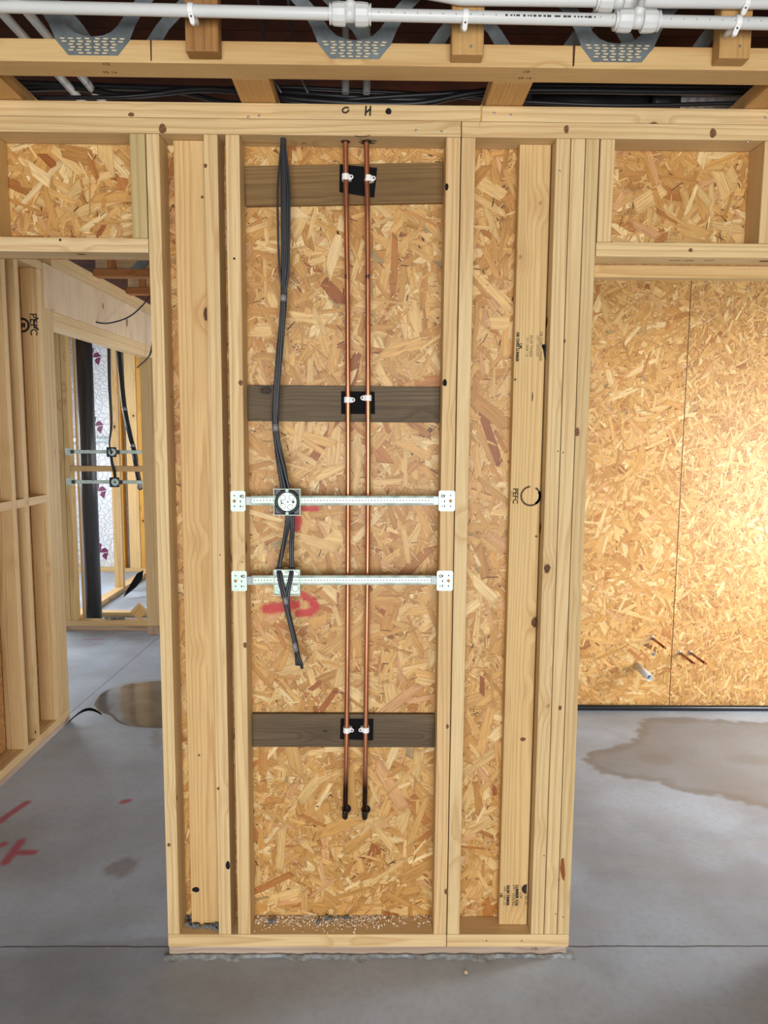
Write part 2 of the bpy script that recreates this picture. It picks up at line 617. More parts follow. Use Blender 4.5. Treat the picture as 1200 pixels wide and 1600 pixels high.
def strands(x0, x1, z0, z1, y, dens=3600, big=1.0, fine=0.45, pale=0.0, bias=0.0):
    """flat wood strands pressed on the face of a board that looks along -Y"""
    area_ = (x1 - x0) * (z1 - z0)
    N = int(dens * area_)
    verts, faces, cols, uvs = [], [], [], []
    for i in range(N):
        cx, cz = random.uniform(x0 - .02, x1 + .02), random.uniform(z0 - .02, z1 + .02)
        if random.random() < fine:
            L, W = random.uniform(.008, .04) * big, random.uniform(.0009, .0042)
        else:
            L, W = min(random.lognormvariate(-2.35, .42), .19) * big, min(random.lognormvariate(-3.95, .5), .045) * big
        a = random.gauss(math.pi / 2, 0.75) if random.random() < bias else random.uniform(0, math.pi)
        ca, sa = math.cos(a), math.sin(a)
        h = random.random()
        k1, k2 = random.uniform(-.6, .6) * W, random.uniform(-.6, .6) * W
        t1, t2 = random.uniform(.7, 1), random.uniform(.7, 1)
        loc = [(-L / 2 + k1, -W / 2 * t1, 1), (-L * .2, -W / 2, 1), (L * .25, -W / 2 * random.uniform(.8, 1), 1), (L / 2 + k2, -W / 2 * t2, 1),
               (L / 2 - k2, W / 2 * t2, 1), (L * .2, W / 2 * random.uniform(.8, 1), 1), (-L * .25, W / 2, 1), (-L / 2 - k1, W / 2 * t1, 1)]
        tilt = random.uniform(-.0002, .0002)
        yy = y - .0002 - .0011 * h
        poly = [(cx + u * ca - v * sa, cz + u * sa + v * ca, u, v, tilt * u / L) for u, v, _ in loc]
        poly = clip(poly, x0, x1, 0)
        if len(poly) > 2:
            poly = clip(poly, z0, z1, 1)
        if len(poly) < 3:
            continue
        c = PALC[rng.choice(len(PALC), p=PALW)] * random.uniform(.9, 1.08)
        if W < .0045:
            c = PALC[random.choice((0, 2, 4, 4, 3, 5, 1))] * random.uniform(.8, 1.12)
            if random.random() < .10:
                c = PALC[9] * random.uniform(.5, 1.1)
        if pale:
            c = c * (1 - pale) + PALC[4] * pale
        ro = random.uniform(0, 50)
        b = len(verts)
        for q in poly:
            verts.append((q[0], yy + q[4], q[1]))
            uvs.append((q[2] + ro, q[3] + ro, h * .2))
            cols.append((c[0], c[1], c[2], 1))
        # a centre point lets the strand edge be told from its middle
        verts.append((sum(q[0] for q in poly) / len(poly), yy - .00006, sum(q[1] for q in poly) / len(poly)))
        mu, mv = sum(q[2] for q in poly) / len(poly), sum(q[3] for q in poly) / len(poly)
        uvs.append((mu + ro, mv + ro, 0))
        cols.append((c[0], c[1], c[2], 1))
        n = len(poly)
        for j in range(n):
            faces.append((b + j, b + (j + 1) % n, b + n))
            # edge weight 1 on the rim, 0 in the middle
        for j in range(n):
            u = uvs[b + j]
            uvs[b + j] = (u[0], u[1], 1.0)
    me = bpy.data.meshes.new('strands')
    me.from_pydata(verts, [], faces)
    at_c = me.attributes.new('strand_colour', 'FLOAT_COLOR', 'POINT')
    at_c.data.foreach_set('color', np.array(cols, dtype=np.float32).ravel())
    at_u = me.attributes.new('strand_uv', 'FLOAT_VECTOR', 'POINT')
    at_u.data.foreach_set('vector', np.array(uvs, dtype=np.float32).ravel())
    return me


def osb_panel(parent, x, z, y, thick=0.011, regions=None, **k):
    me = box_me(x[1] - x[0], thick, z[1] - z[0], 0.0008, 1)
    p = obj('osb_panel', me, M['osb_base'], parent, ((x[0] + x[1]) / 2, y + thick / 2, (z[0] + z[1]) / 2))
    for (a, b, c, d) in (regions or [(x[0], x[1], z[0], z[1])]):
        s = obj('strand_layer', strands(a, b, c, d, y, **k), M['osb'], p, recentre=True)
        s['kind'] = 'stuff'
    return p


# ------------------------------------------------------------------ floor
def seg_d(X, Y, a, b):
    ax, ay = a
    bx, by = b
    vx, vy = bx - ax, by - ay
    t = np.clip(((X - ax) * vx + (Y - ay) * vy) / max(vx * vx + vy * vy, 1e-9), 0, 1)
    return np.hypot(X - ax - t * vx, Y - ay - t * vy)


def poly_sd(X, Y, P):
    d = np.full(X.shape, 1e9)
    ins = np.zeros(X.shape, bool)
    for i in range(len(P)):
        a, b = P[i], P[(i + 1) % len(P)]
        d = np.minimum(d, seg_d(X, Y, a, b))
        c = ((a[1] > Y) != (b[1] > Y)) & (X < (b[0] - a[0]) * (Y - a[1]) / (b[1] - a[1] + 1e-12) + a[0])
        ins ^= c
    return np.where(ins, -d, d)


def sm(x, a, b):
    t = np.clip((x - a) / (b - a), 0, 1)
    return t * t * (3 - 2 * t)


def fl(px, py):
    v = atz(px, py, 0)
    return (v.x, v.y)


GX0, GX1, GY0, GY1, ST = -2.6, 2.6, -0.9, 4.1, 0.0135
nx, ny = int((GX1 - GX0) / ST) + 1, int((GY1 - GY0) / ST) + 1
gx, gy = np.meshgrid(np.linspace(GX0, GX1, nx), np.linspace(GY0, GY1, ny))
wob = 0.018 * np.sin(gx * 31 + 2 * np.sin(gy * 23)) * np.cos(gy * 37 + 1.5 * np.sin(gx * 17)) + 0.008 * np.sin(gx * 83) * np.sin(gy * 91)
D1 = [(1.06, 1.41), (1.11, 1.50), (1.20, 1.545), (1.30, 1.59), (1.38, 1.63), (1.45, 1.70), (1.49, 1.80), (1.52, 1.90), (1.58, 1.96), (1.70, 1.99), (2.0, 1.95), (2.4, 1.88), (2.4, 0.7), (1.9, 0.86), (1.765, 0.92), (1.617, 1.03), (1.50, 1.06), (1.42, 1.09), (1.378, 1.17), (1.30, 1.20), (1.17, 1.22), (1.10, 1.31)]
D2 = [fl(*p) for p in ((162, 1356), (178, 1346), (195, 1341), (224, 1340), (218, 1352), (206, 1362), (190, 1372), (165, 1368))]
D3 = [fl(*p) for p in ((236, 1140), (254, 1138), (254, 1175), (240, 1172), (234, 1158))]
PUD = [fl(*p) for p in ((147, 1101), (153, 1090), (165, 1080), (195, 1070), (225, 1066), (262, 1064), (300, 1072), (320, 1100), (300, 1130), (262, 1137), (228, 1137), (200, 1134), (182, 1127), (172, 1118), (156, 1112))]
d1, d2, d3, dp = (poly_sd(gx, gy, P) + wob * s for P, s in ((D1, 1.0), (D2, .5), (D3, .6), (PUD, .3)))
damp = np.maximum.reduce([sm(-d1, -.012, .02) * (.72 + .28 * sm(np.abs(d1 + .03), .05, .0)), .75 * sm(-d2, -.01, .02), .6 * sm(-d3, -.01, .02), .45 * sm(-dp, -.075, .0)])
damp = np.maximum(damp, .95 * sm(-seg_d(gx, gy, (1.72, 1.93), (1.86, 1.93)), -.07, -.03))
damp = np.maximum(damp, damp * 0 + .95 * sm(-np.hypot((gx - 1.45), (gy - 1.42) * 1.2), -.22, -.05) * sm(-d1, 0, .05))
damp = np.maximum(damp, .95 * sm(-np.hypot((gx - 1.95) * .7, (gy - 1.42) * 1.6), -.26, -.05))
strokes = [((-2, 1285), (12, 1274)), ((12, 1274), (42, 1254)), ((193, 1253), (200, 1251)), ((-6, 1323), (5, 1319)), ((8, 1348), (33, 1314)), ((26, 1332), (52, 1332)),
           ((132, 999), (160, 999)), ((165, 993), (178, 990)), ((146, 1007), (158, 1006))]
paint = np.zeros_like(gx)
for a, b in strokes:
    paint = np.maximum(paint, sm(-seg_d(gx, gy, fl(*a), fl(*b)), -.040, -.002) * (.6 if a[1] < 1100 else .95))
vx = np.stack([gx.ravel(), gy.ravel(), np.zeros(gx.size)], 1)
idx = np.arange(nx * ny).reshape(ny, nx)
qf = np.stack([idx[:-1, :-1], idx[:-1, 1:], idx[1:, 1:], idx[1:, :-1]], -1).reshape(-1, 4)
BIG = 9.0
extra = np.array([[-BIG, -BIG, 0], [BIG, -BIG, 0], [BIG, GY0, 0], [-BIG, GY0, 0], [-BIG, GY1, 0], [BIG, GY1, 0], [BIG, BIG, 0], [-BIG, BIG, 0],
                  [-BIG, GY0, 0], [GX0, GY0, 0], [GX0, GY1, 0], [-BIG, GY1, 0], [GX1, GY0, 0], [BIG, GY0, 0], [BIG, GY1, 0], [GX1, GY1, 0]])
b0 = len(vx)
vx = np.vstack([vx, extra])
qf = np.vstack([qf, np.arange(16).reshape(4, 4) + b0])
fm = bpy.data.meshes.new('floor')
fm.from_pydata(vx.tolist(), [], qf.tolist())
for nm, arr in (('damp', damp), ('paint', paint)):
    a_ = fm.attributes.new(nm, 'FLOAT', 'POINT')
    a_.data.foreach_set('value', np.concatenate([arr.ravel(), np.zeros(16)]).astype(np.float32))
floor = obj('floor', fm, M['concrete'])
tag(floor, 'grey concrete floor slab with damp patches and red spray marks', 'floor', kind='structure')

# puddle: a low lens of water
bm = bmesh.new()
pc = Vector((sum(p[0] for p in PUD) / len(PUD), sum(p[1] for p in PUD) / len(PUD), .0022))
loop = catmull([Vector((p[0], p[1], 0)) for p in PUD + PUD[:1]], 4)[:-1]
rings = []
for s, z in ((1.0, .0003), (.97, .0012), (.9, .0018), (.5, .0022)):
    rings.append([bm.verts.new(Vector((pc.x, pc.y, 0)) + (p - Vector((pc.x, pc.y, 0))) * s + Vector((0, 0, z))) for p in loop])
for a, b in zip(rings, rings[1:]):
    for k in range(len(a)):
        bm.faces.new((a[k], a[(k + 1) % len(a)], b[(k + 1) % len(a)], b[k]))
bm.faces.new(rings[-1])
bmesh.ops.recalc_face_normals(bm, faces=bm.faces)
pud = obj('puddle', from_bm(bm, 'puddle', True), M['water'], recentre=True)
tag(pud, 'shallow water puddle on the concrete floor beyond the left opening', 'puddle')

# ------------------------------------------------------------------ the framed wall in the middle
T = 0.042          # timber thickness
DY = 0.0885        # timber depth
PB, PT = 0.0725, 2.507   # top of sole plate, underside of top plate
FR = (0.0, DY)
wm = empty('wall_middle', (-0.013, 0.045, 0))
tag(wm, 'open timber stud wall sheathed with OSB between two openings', 'wall', kind='structure')
XL, XJ, XR = -0.656, 0.236, 0.630
G = (0.0, 0.0)


def stud(x0, x1, z0=PB, z1=PT, y=FR, name='stud', tint=(1, 1, 1), par=None, mat=None):
    return timber(name, par or wm, (x0 + .0004, x1 - .0004), y, (z0 + .0004, z1 - .0004), 'z', mat, tint)


studA = stud(-0.656, -0.618, tint=(1.0, 1.0, .97))
studFL = stud(-0.592, -0.494, y=(0.047, DY), tint=(.96, .88, .74))
studB = stud(-0.4935, -0.4535, tint=(.98, .95, .9))
studC = stud(-0.4325, -0.3915, tint=(1.0, .98, .93))
studD = stud(0.193, 0.235, tint=(.96, .90, .82))
studE = stud(0.237, 0.2775, tint=(1, 1, .98))
studFR = stud(0.411, 0.5035, y=(0.047, DY), tint=(.96, .90, .76))
studF = stud(0.506, 0.548, tint=(.97, .96, .92))
studG = stud(0.549, 0.590, tint=(.98, .98, .94))
studH = stud(0.591, 0.630, tint=(.90, .90, .84))
# plates
pl1 = timber('sole_plate', wm, (XL, XJ - .0008), (0.0, .0895), (0.0295, PB), 'x', tint=(1.03, 1.03, 1.0))
pl2 = timber('sole_plate', wm, (XJ + .0008, XR), (0.0, .0895), (0.0290, PB - .0005), 'x', tint=(1.03, 1.03, 1.0))
timber('lower_sole_plate', wm, (XL + .002, XR - .006), (0.004, .0895), (0.0005, 0.0285), 'x', M['sole'])
tp1 = timber('top_plate', wm, (-2.6, XJ - .001), (0.0, .0895), (PT + .0003, 2.5495), 'x', tint=(.93, .91, .86))
tp2 = timber('top_plate', wm, (XJ + .001, 2.6), (0.0, .0895), (PT + .0003, 2.5495), 'x', tint=(1, 1, .97))
hb1 = timber('head_binder', wm, (-2.6, at(752, 175, 0).x), (0.0, .0895), (2.550, 2.592), 'x', tint=(1, .98, .94))
hb2 = timber('head_binder', wm, (at(752, 175, 0).x + .0015, 2.6), (0.0, .0895), (2.550, 2.592), 'x', tint=(1, .99, .96))
# lintels over the openings
linL = timber('lintel', wm, (-1.56, -0.657), (0.0, .0895), (2.181, 2.2215), 'x', tint=(1, 1, 1))
linR = timber('lintel', wm, (0.6312, 1.56), (0.0, .0895), (2.183, 2.2235), 'x', tint=(1, .99, .92))
timber('ledger', wm, (0.6312, 1.56), (.1025, .1445), (2.145, 2.185), 'x', M['pine'], (.9, .84, .72))
# cripple studs above the lintels
stud(-0.7025, -0.6575, 2.2215, PT, name='cripple_stud', tint=(.74, .76, .66))
stud(-1.130, -1.0885, 2.2215, PT, name='cripple_stud', tint=(.98, .90, .70))
stud(-1.56, -1.52, 2.2215, PT, name='cripple_stud')
stud(0.6325, 0.6745, 2.2235, PT, name='cripple_stud', tint=(1, .98, .94))
stud(1.102, 1.144, 2.2235, PT, name='cripple_stud', tint=(.96, .9, .82))
stud(1.52, 1.56, 2.2235, PT, name='cripple_stud')
# jambs beyond the frame
for a in (-1.602, -2.1, -2.6):
    stud(a, a + .041, PB if a > -1.7 else PB)
for a in (1.561, 2.1, 2.56):
    stud(a, a + .04)
timber('sole_plate', wm, (-2.6, -1.561), (0, .0895), (.0295, PB), 'x')
timber('sole_plate', wm, (1.561, 2.6), (0, .0895), (.0295, PB), 'x')
# sheathing
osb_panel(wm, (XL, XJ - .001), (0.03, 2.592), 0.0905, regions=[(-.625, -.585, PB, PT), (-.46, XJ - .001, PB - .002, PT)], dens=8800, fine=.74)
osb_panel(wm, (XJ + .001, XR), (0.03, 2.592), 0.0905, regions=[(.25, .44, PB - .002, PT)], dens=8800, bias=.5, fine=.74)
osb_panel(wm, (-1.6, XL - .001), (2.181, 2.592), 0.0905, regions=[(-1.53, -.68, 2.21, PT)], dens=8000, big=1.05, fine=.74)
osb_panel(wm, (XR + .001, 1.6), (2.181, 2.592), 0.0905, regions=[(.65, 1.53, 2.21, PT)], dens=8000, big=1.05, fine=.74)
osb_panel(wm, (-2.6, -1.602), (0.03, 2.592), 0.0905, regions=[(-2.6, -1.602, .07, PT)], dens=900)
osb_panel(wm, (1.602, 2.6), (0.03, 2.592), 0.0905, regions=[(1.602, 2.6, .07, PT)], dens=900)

# mortar bedding along the foot of the wall
bm = bmesh.new()
N = 90
pr = []
for i in range(N + 1):
    x = XL - .012 + (XR - XL + .03) * i / N
    wv = .5 + .5 * math.sin(i * .7) * math.sin(i * .23 + 1)
    e = .006 + .03 * wv * abs(math.sin(i * .11 + .6)) + random.uniform(0, .006)
    h = .002 + .004 * (1 - wv) + random.uniform(0, .003)
    pr.append([bm.verts.new((x, y, z)) for y, z in ((.003, .0004), (.003, h), (-.004, h * .8), (-e * .6, h * .3), (-e, .0003))])
for a, b in zip(pr, pr[1:]):
    for k in range(4):
        bm.faces.new((a[k], b[k], b[k + 1], a[k + 1]))
bmesh.ops.recalc_face_normals(bm, faces=bm.faces)
mf = obj('mortar_fillet', from_bm(bm, 'mortar', True), M['mortar'], wm, recentre=True)

# dark knots and knot holes seen on the timbers, each a shallow oval plug
def knot(px, py, Y, par, w=5, h=7, mat='knot', nrm=(0, -1, 0)):
    c = at(px, py, Y)
    s = 1155 / (c - CAM).length
    a, b = w / s / 2 * .85, h / s / 2 * .85
    poly = []
    for k in range(12):
        an = 2 * math.pi * k / 12
        rr = 1 + .06 * math.sin(3 * an + px)
        poly.append(c + Vector((a * rr * math.cos(an), 0, b * rr * math.sin(an))))
    obj('knot', prism_me(poly, nrm, .0005), M[mat], par, recentre=True)


for px, py, par, w, h, m in [(376, 598, studC, 8, 10, 'knot'), (695, 598, studD, 8, 13, 'hole'), (698, 292, studD, 6, 12, 'hole'), (383, 1008, studC, 7, 11, 'knot'),
                             (697, 1393, studD, 6, 10, 'knot'), (699, 1135, studD, 5, 9, 'knot'), (356, 1352, studB, 7, 15, 'hole'), (341, 1232, studB, 5, 5, 'knot'),
                             (311, 1180, studFL, 4, 4, 'knot'), (306, 1390, studFL, 12, 9, 'hole'), (321, 259, studB, 6, 7, 'knot'), (316, 308, studFL, 5, 5, 'knot'),
                             (875, 1106, studG, 6, 9, 'knot'), (902, 675, studH, 8, 16, 'knot'), (607, 174, hb1, 10, 10, 'hole'), (254, 201, tp1, 12, 15, 'knot'),
                             (205, 179, hb1, 10, 6, 'knot'), (805, 593, studFR, 5, 4, 'knot'), (838, 838, studFR, 5, 4, 'knot'), (882, 533, studG, 4, 9, 'knot'),
                             (817, 1155, studFR, 10, 7, 'knot'), (885, 202, tp2, 8, 13, 'knot'), (1114, 208, tp2, 10, 14, 'knot'), (1079, 391, linR, 7, 6, 'knot'),
                             (832, 620, studFR, 2, 18, 'slot'), (94, 375, linL, 4, 4, 'hole'), (366, 404, studC, 4, 4, 'hole'), (264, 1320, studA, 6, 6, 'knot')]:
    yy = .047 if par in (studFL, studFR) else (.0)
    knot(px, py, yy, par, w, h, m)
# orange resin streak low on the right-hand stud
c = [at(px, py, 0) for px, py in ((877, 1342), (881, 1340), (882, 1352), (883, 1368), (881, 1377), (878, 1372), (875, 1358))]
obj('resin_streak', prism_me(c, (0, -1, 0), .0005), plain('resin', (140, 76, 30), .35), studH, recentre=True)

# nail and screw heads
for px, py, par in [(650, 204, tp1), (690, 206, tp1), (405, 181, hb1), (772, 177, hb2), (798, 180, hb2), (874, 268, studF), (388, 183, hb1), (1195, 184, hb2), (1169, 221, tp2)]:
    p = at(px, py, 0)
    obj('screw_head', lathe_me([(0, .004), (.0012, .0035), (.0018, .001)], (p.x, p.y + .0002, p.z), (0, -1, 0), 10), M['screw'], par, recentre=True)
for px, py, par in [(880, 1433, studG), (868, 1428, studG), (850, 1337, studF), (873, 1375, studG), (872, 705, studF), (880, 707, studG), (378, 878, studC), (344, 867, studB), (760, 1470, pl2), (815, 1470, pl2), (268, 620, studA)]:
    p = at(px, py, 0)
    obj('nail_head', lathe_me([(0, .0022), (.0008, .002)], (p.x, p.y + .0002, p.z), (0, -1, 0), 8), M['ink'], par, recentre=True)

# ------------------------------------------------------------------ grade stamps and handwriting
RD = Matrix(((0, 1, 0), (-1, 0, 0), (0, 0, 1)))   # text turned to read downwards


def stamp(txt, px, py, Y, par, size_px, down=True, mat='ink', Z=None, bold=0.0, sx=1.0):
    p = at(px, py, Y) if Z is None else atz(px, py, Z)
    s = 1155 / (p - CAM).length
    me = text_me(txt, size_px / s, .0001, bold)
    if Z is None:
        basis = Matrix(((1, 0, 0), (0, 0, -1), (0, 1, 0)))          # text plane upright, facing -Y
        off = Vector((0, -.0004, 0))
    else:
        basis = Matrix(((1, 0, 0), (0, -1, 0), (0, 0, -1)))         # on an underside
        off = Vector((0, 0, -.0004))
    m = basis @ (RD if down else Matrix.Identity(3)) @ Matrix.Diagonal((sx, 1, 1))
    o = obj('grade_stamp', me, M[mat], par)
    o.matrix_world = Matrix.Translation(p + off) @ m.to_4x4()
    return o


def ring_mark(px, py, Y, par, rpx, wpx, a0=0, a1=360, mat='ink', name='stamp_ring', arrows=False):
    c = at(px, py, Y)
    s = 1155 / (c - CAM).length
    R1, R0 = rpx / s, (rpx - wpx) / s
    bm = bmesh.new()
    n = 28
    vs = []
    for k in range(n + 1):
        a = math.radians(a0 + (a1 - a0) * k / n)
        vs.append([bm.verts.new((c.x + r * math.cos(a), c.y - .0004, c.z + r * math.sin(a))) for r in (R0, R1)])
    for a, b in zip(vs, vs[1:]):
        bm.faces.new((a[0], a[1], b[1], b[0]))
    if arrows:
        for dx in (-.35, .3):
            w_ = R0 * .33
            q = [(-w_, -.55 * R0), (w_, -.55 * R0), (w_ * .35, -.1 * R0), (w_ * .9, -.1 * R0), (0, .75 * R0), (-w_ * .9, -.1 * R0), (-w_ * .35, -.1 * R0)]
            bm.faces.new([bm.verts.new((c.x - v, c.y - .0004, c.z + u * .9 + dx * R0 * .6)) for u, v in q])
    return obj(name, from_bm(bm), M[mat], par, recentre=True)


stamp('GB CH03 LUMBER', 808.5, 542, .047, studFR, 5.5, bold=.0006)
stamp('UK', 813, 541, .047, studFR, 6, bold=.0006)
stamp('1511-2008 / 22', 823.5, 542, .047, studFR, 4.8)
stamp('RILIM TIMBER', 829.5, 541, .047, studFR, 5.4)
stamp('DRY GRADED', 840, 541, .047, studFR, 5.0, mat='ink_faint')
stamp('GB CH03 LUMBER', 845, 541, .047, studFR, 5.5)
for a, b, r in (((850, 540), (852, 560), 3.2), ((848, 542), (850, 545), 2.6)):
    A, B = at(*a, .047), at(*b, .047)
    k = r * .0019
    obj('ink_smudge', prism_me([A + Vector((-k, -.0002, .004)), A + Vector((k, -.0002, .004)), B + Vector((k, -.0002, -.004)), B + Vector((-k * .3, -.0002, -.004))], (0, -1, 0), .0003), M['ink'], studFR, recentre=True)
stamp('PEFC', 805, 775, .047, studFR, 11, bold=.0006)
stamp('PEFC/16-37', 799, 775, .047, studFR, 3.4, mat='ink_faint')
ring_mark(829, 775, .047, studFR, 16, 3, 95, 420, 'ink_faint')
ring_mark(830, 775, .047, studFR, 15.5, 4.0, -60, 30, 'ink')
stamp('RILIM TIMBER', 793.5, 1399, .047, studFR, 5, bold=.0006)
stamp('1000 / 7200 / 22', 788.5, 1399, .047, studFR, 4.2)
stamp('UK', 783, 1399, .047, studFR, 5, bold=.0005)
stamp('DRY GRADED', 802.5, 1399, .047, studFR, 5)
stamp('LUMBER C16', 807.5, 1399, .047, studFR, 5.4, bold=.0007)
stamp('LOK', 814, 1399, .047, studFR, 5)
stamp('/ 200 / 22', 822, 1405, .047, studFR, 4)
ring_mark(823, 1389, .047, studFR, 7, 6.5, 90, 270)
# handwriting on the head binder and on the pipes: pen strokes
def pen(pts, par, r=.0011, name='marker_letter', mat='ink', per=5):
    obj(name, tube_me(pts, r, 6, per), M[mat], par, recentre=True)


pen([at(545, 169, -.0004), at(540, 168, -.0004), at(535.5, 171, -.0004), at(536, 175, -.0004), at(541, 176, -.0004), at(545.5, 172, -.0004)], hb1, .0023)
for a, b in (((572, 166), (571, 181)), ((579, 166), (578, 181)), ((572, 176), (579, 170))):
    pen([at(*a, -.0004), at(*b, -.0004)], hb1, .0026, per=0)
stamp('C16 / KD', 1065, 407, 0, linR, 9, down=False, Z=2.183, mat='ink_faint')
stamp('S10', 1108, 407, 0, linR, 9, down=False, Z=2.183, mat='ink_faint')
stamp('W', 720, 200, 0, tp1, 0.01, mat='ink_faint') if False else None
p = timber('string', wm, (at(751, 170, 0).x, at(751, 170, 0).x + .003), (-.0012, -.0002), (2.5495, 2.593), 'z', M['string'], bev=0)
timber('string', wm, (at(749, 195, 0).x, at(749, 195, 0).x + .002), (-.0012, -.0002), (2.535, 2.5495), 'z', M['string'], bev=0)

for y0_, dx in ((.028, 0), (.036, .006), (.046, -.004), (.052, .003)):
    pen([Vector((-.052 + dx, y0_, PT - .0003)), Vector((-.043, y0_ + .006, PT - .0003)), Vector((-.032 + dx, y0_ - .004, PT - .0003)), Vector((-.018, y0_ + .005, PT - .0003)), Vector((-.010 + dx, y0_, PT - .0003))], tp1, .0009, 'pen_scribble')
pen([at(554, 212, -.0003), at(562, 213.5, -.0003), at(571, 213, -.0003), at(578, 211.5, -.0003)], tp1, .0009, 'pen_scribble')
MID = bpy.data.objects['osb_panel']
for (a, b), w_ in ((((439, 676), (447, 681)), .0024), (((403, 772), (407, 776)), .002), (((395, 1393), (395, 1400)), .002), (((527, 361), (529, 366)), .006), (((490, 1290), (493, 1291)), .005), (((662, 1319), (662, 1320)), .003), (((464, 437), (467, 443)), .0022), (((577, 693), (578, 690)), .0022), (((439, 770), (441, 773)), .0022)):
    A_, B_ = at(*a, .0888), at(*b, .0888)
    d_ = (B_ - A_).normalized()
    n_ = Vector((-d_.z, 0, d_.x)) * w_
    obj('board_nick', prism_me([A_ - d_ * .001, A_ - n_ * .5, B_ - n_ * .5, B_ + d_ * .001, B_ + n_ * .5, A_ + n_ * .5], (0, -1, 0), .0003), M['slot'], MID, recentre=True)

# ------------------------------------------------------------------ backing boards, rubber pads, copper pipes, clips
def slanted(name, tl, tr, br, bl, Y, thick, mat, label, cat, group=None, axis='x', tint=None, bev=.0015):
    """a flat piece given by the four face corners (x,z) at depth Y, its back at Y+thick; grain along local Z"""
    L = ((tl[0] + bl[0]) / 2, (tl[1] + bl[1]) / 2)
    R_ = ((tr[0] + br[0]) / 2, (tr[1] + br[1]) / 2)
    ang = math.atan2(R_[1] - L[1], R_[0] - L[0])
    ln = math.hypot(R_[0] - L[0], R_[1] - L[1])
    ht = ((tl[1] - bl[1]) + (tr[1] - br[1])) / 2
    me = box_me(ht, thick, ln, bev)
    o = obj(name, me, mat, None, ((L[0] + R_[0]) / 2, Y + thick / 2, (L[1] + R_[1]) / 2), (0, math.pi / 2 - ang, 0), tint)
    return tag(o, label, cat, group)


slanted('backing_board', (-.3905, 2.447), (.1925, 2.462), (.1925, 2.350), (-.3905, 2.332), .072, .0165, M['board_brown'], 'brown weathered backing board across the top of the middle bay', 'board', 'backing boards behind the copper pipes')
slanted('backing_board', (-.3905, 1.811), (.1925, 1.812), (.1925, 1.702), (-.3905, 1.705), .072, .0165, M['board'], 'dark grey-brown backing board halfway up the middle bay', 'board', 'backing boards behind the copper pipes')
slanted('backing_board', (-.3905, .777), (.1925, .777), (.1925, .667), (-.3905, .667), .072, .0165, M['board'], 'dark grey backing board low in the bay above the pipe ends', 'board', 'backing boards behind the copper pipes', tint=(.98, .96, .95))
for q, lab in (([(-.112, 2.453), (-.002, 2.444), (-.010, 2.360), (-.113, 2.375)], 'black ribbed rubber pad on the top brown board, hanging askew'),
               ([(-.107, 1.796), (-.006, 1.795), (-.004, 1.728), (-.107, 1.727)], 'black rubber pad on the middle dark board'),
               ([(-.108, .763), (-.003, .763), (-.004, .691), (-.110, .695)], 'black rubber pad on the lowest grey board')):
    pd = obj('rubber_pad', prism_me([(x, .0718, z) for x, z in q], (0, -1, 0), .0026), M['pad'], recentre=True)
    tag(pd, lab, 'pad', 'rubber pads behind the pipe clips')
    n = 9
    bm = bmesh.new()
    for k in range(1, n):
        t_ = k / n
        a = Vector((q[0][0] + (q[3][0] - q[0][0]) * t_, .0691, q[0][1] + (q[3][1] - q[0][1]) * t_))
        b = Vector((q[1][0] + (q[2][0] - q[1][0]) * t_, .0691, q[1][1] + (q[2][1] - q[1][1]) * t_))
        bm_tube(bm, [a, b], .0011, 6, 0)
    obj('rib', from_bm(bm), M['pad'], pd, recentre=True)

PIPES = {'C': [(-.0940, .044, 2.60), (-.0940, .046, 2.51), (-.0905, .050, 2.26), (-.087, .050, 2.004), (-.0850, .050, 1.449), (-.0870, .050, .819), (-.0925, .050, .455)],
         'H': [(-.0335, .044, 2.60), (-.0335, .046, 2.51), (-.0290, .050, 2.26), (-.0270, .050, 2.004), (-.0240, .050, 1.449), (-.0270, .050, .82), (-.0295, .050, .453)]}
for (k, pts), lab in zip(PIPES.items(), ('left vertical copper pipe, marked C, down the middle bay', 'right vertical copper pipe, marked H, down the middle bay')):
    e = pts[-1]
    root = empty('copper_pipe', (e[0], e[1], e[2] - .02))
    tag(root, lab, 'pipe', 'copper pipes in the middle bay')
    # the tube's own origin sits at its foot, so the scorched end follows its height
    obj('tube', tube_me(pts, .0078, 16, 8), M['copper'], root, recentre=True)
    bm = bmesh.new()
    bm_tube(bm, [(e[0], e[1], e[2] + .012), (e[0], e[1], e[2] - .004), (e[0], e[1] + .004, e[2] - .013), (e[0], e[1] + .014, e[2] - .018), (e[0], e[1] + .038, e[2] - .018)], .0092, 14, 5)
    obj('elbow', from_bm(bm), plain('scorched_elbow', (52, 44, 38), .35, .6), root, recentre=True)
    bm = bmesh.new()
    lathe_bm(bm, [(0, .0155), (.0012, .0155)], (e[0] + .003, .0888, e[2] - .005), (0, 1, 0), 16)
    obj('wall_hole', from_bm(bm), M['hole'], root, recentre=True)
    c0 = at(541 if k == 'C' else 574, 432, .041)
    if k == 'C':
        pen([c0 + Vector((.003, 0, .004)), c0 + Vector((-.003, -.0005, .003)), c0 + Vector((-.0035, -.0005, -.003)), c0 + Vector((.003, 0, -.004))], root, .0015)
    else:
        for a, b in (((-.004, .007), (-.004, -.007)), ((.004, .007), (.004, -.007)), ((-.004, -.004), (.004, .004))):
            pen([c0 + Vector((a[0], 0, a[1])), c0 + Vector((b[0], 0, b[1]))], root, .0016, per=0)
    # dark ragged hole in the top plate
    bm = bmesh.new()
    lathe_bm(bm, [(0, .0135), (.0008, .0135)], (pts[1][0], .045, PT - .0008), (0, 0, 1), 14)
    obj('plate_hole', from_bm(bm), M['hole'], root, recentre=True)


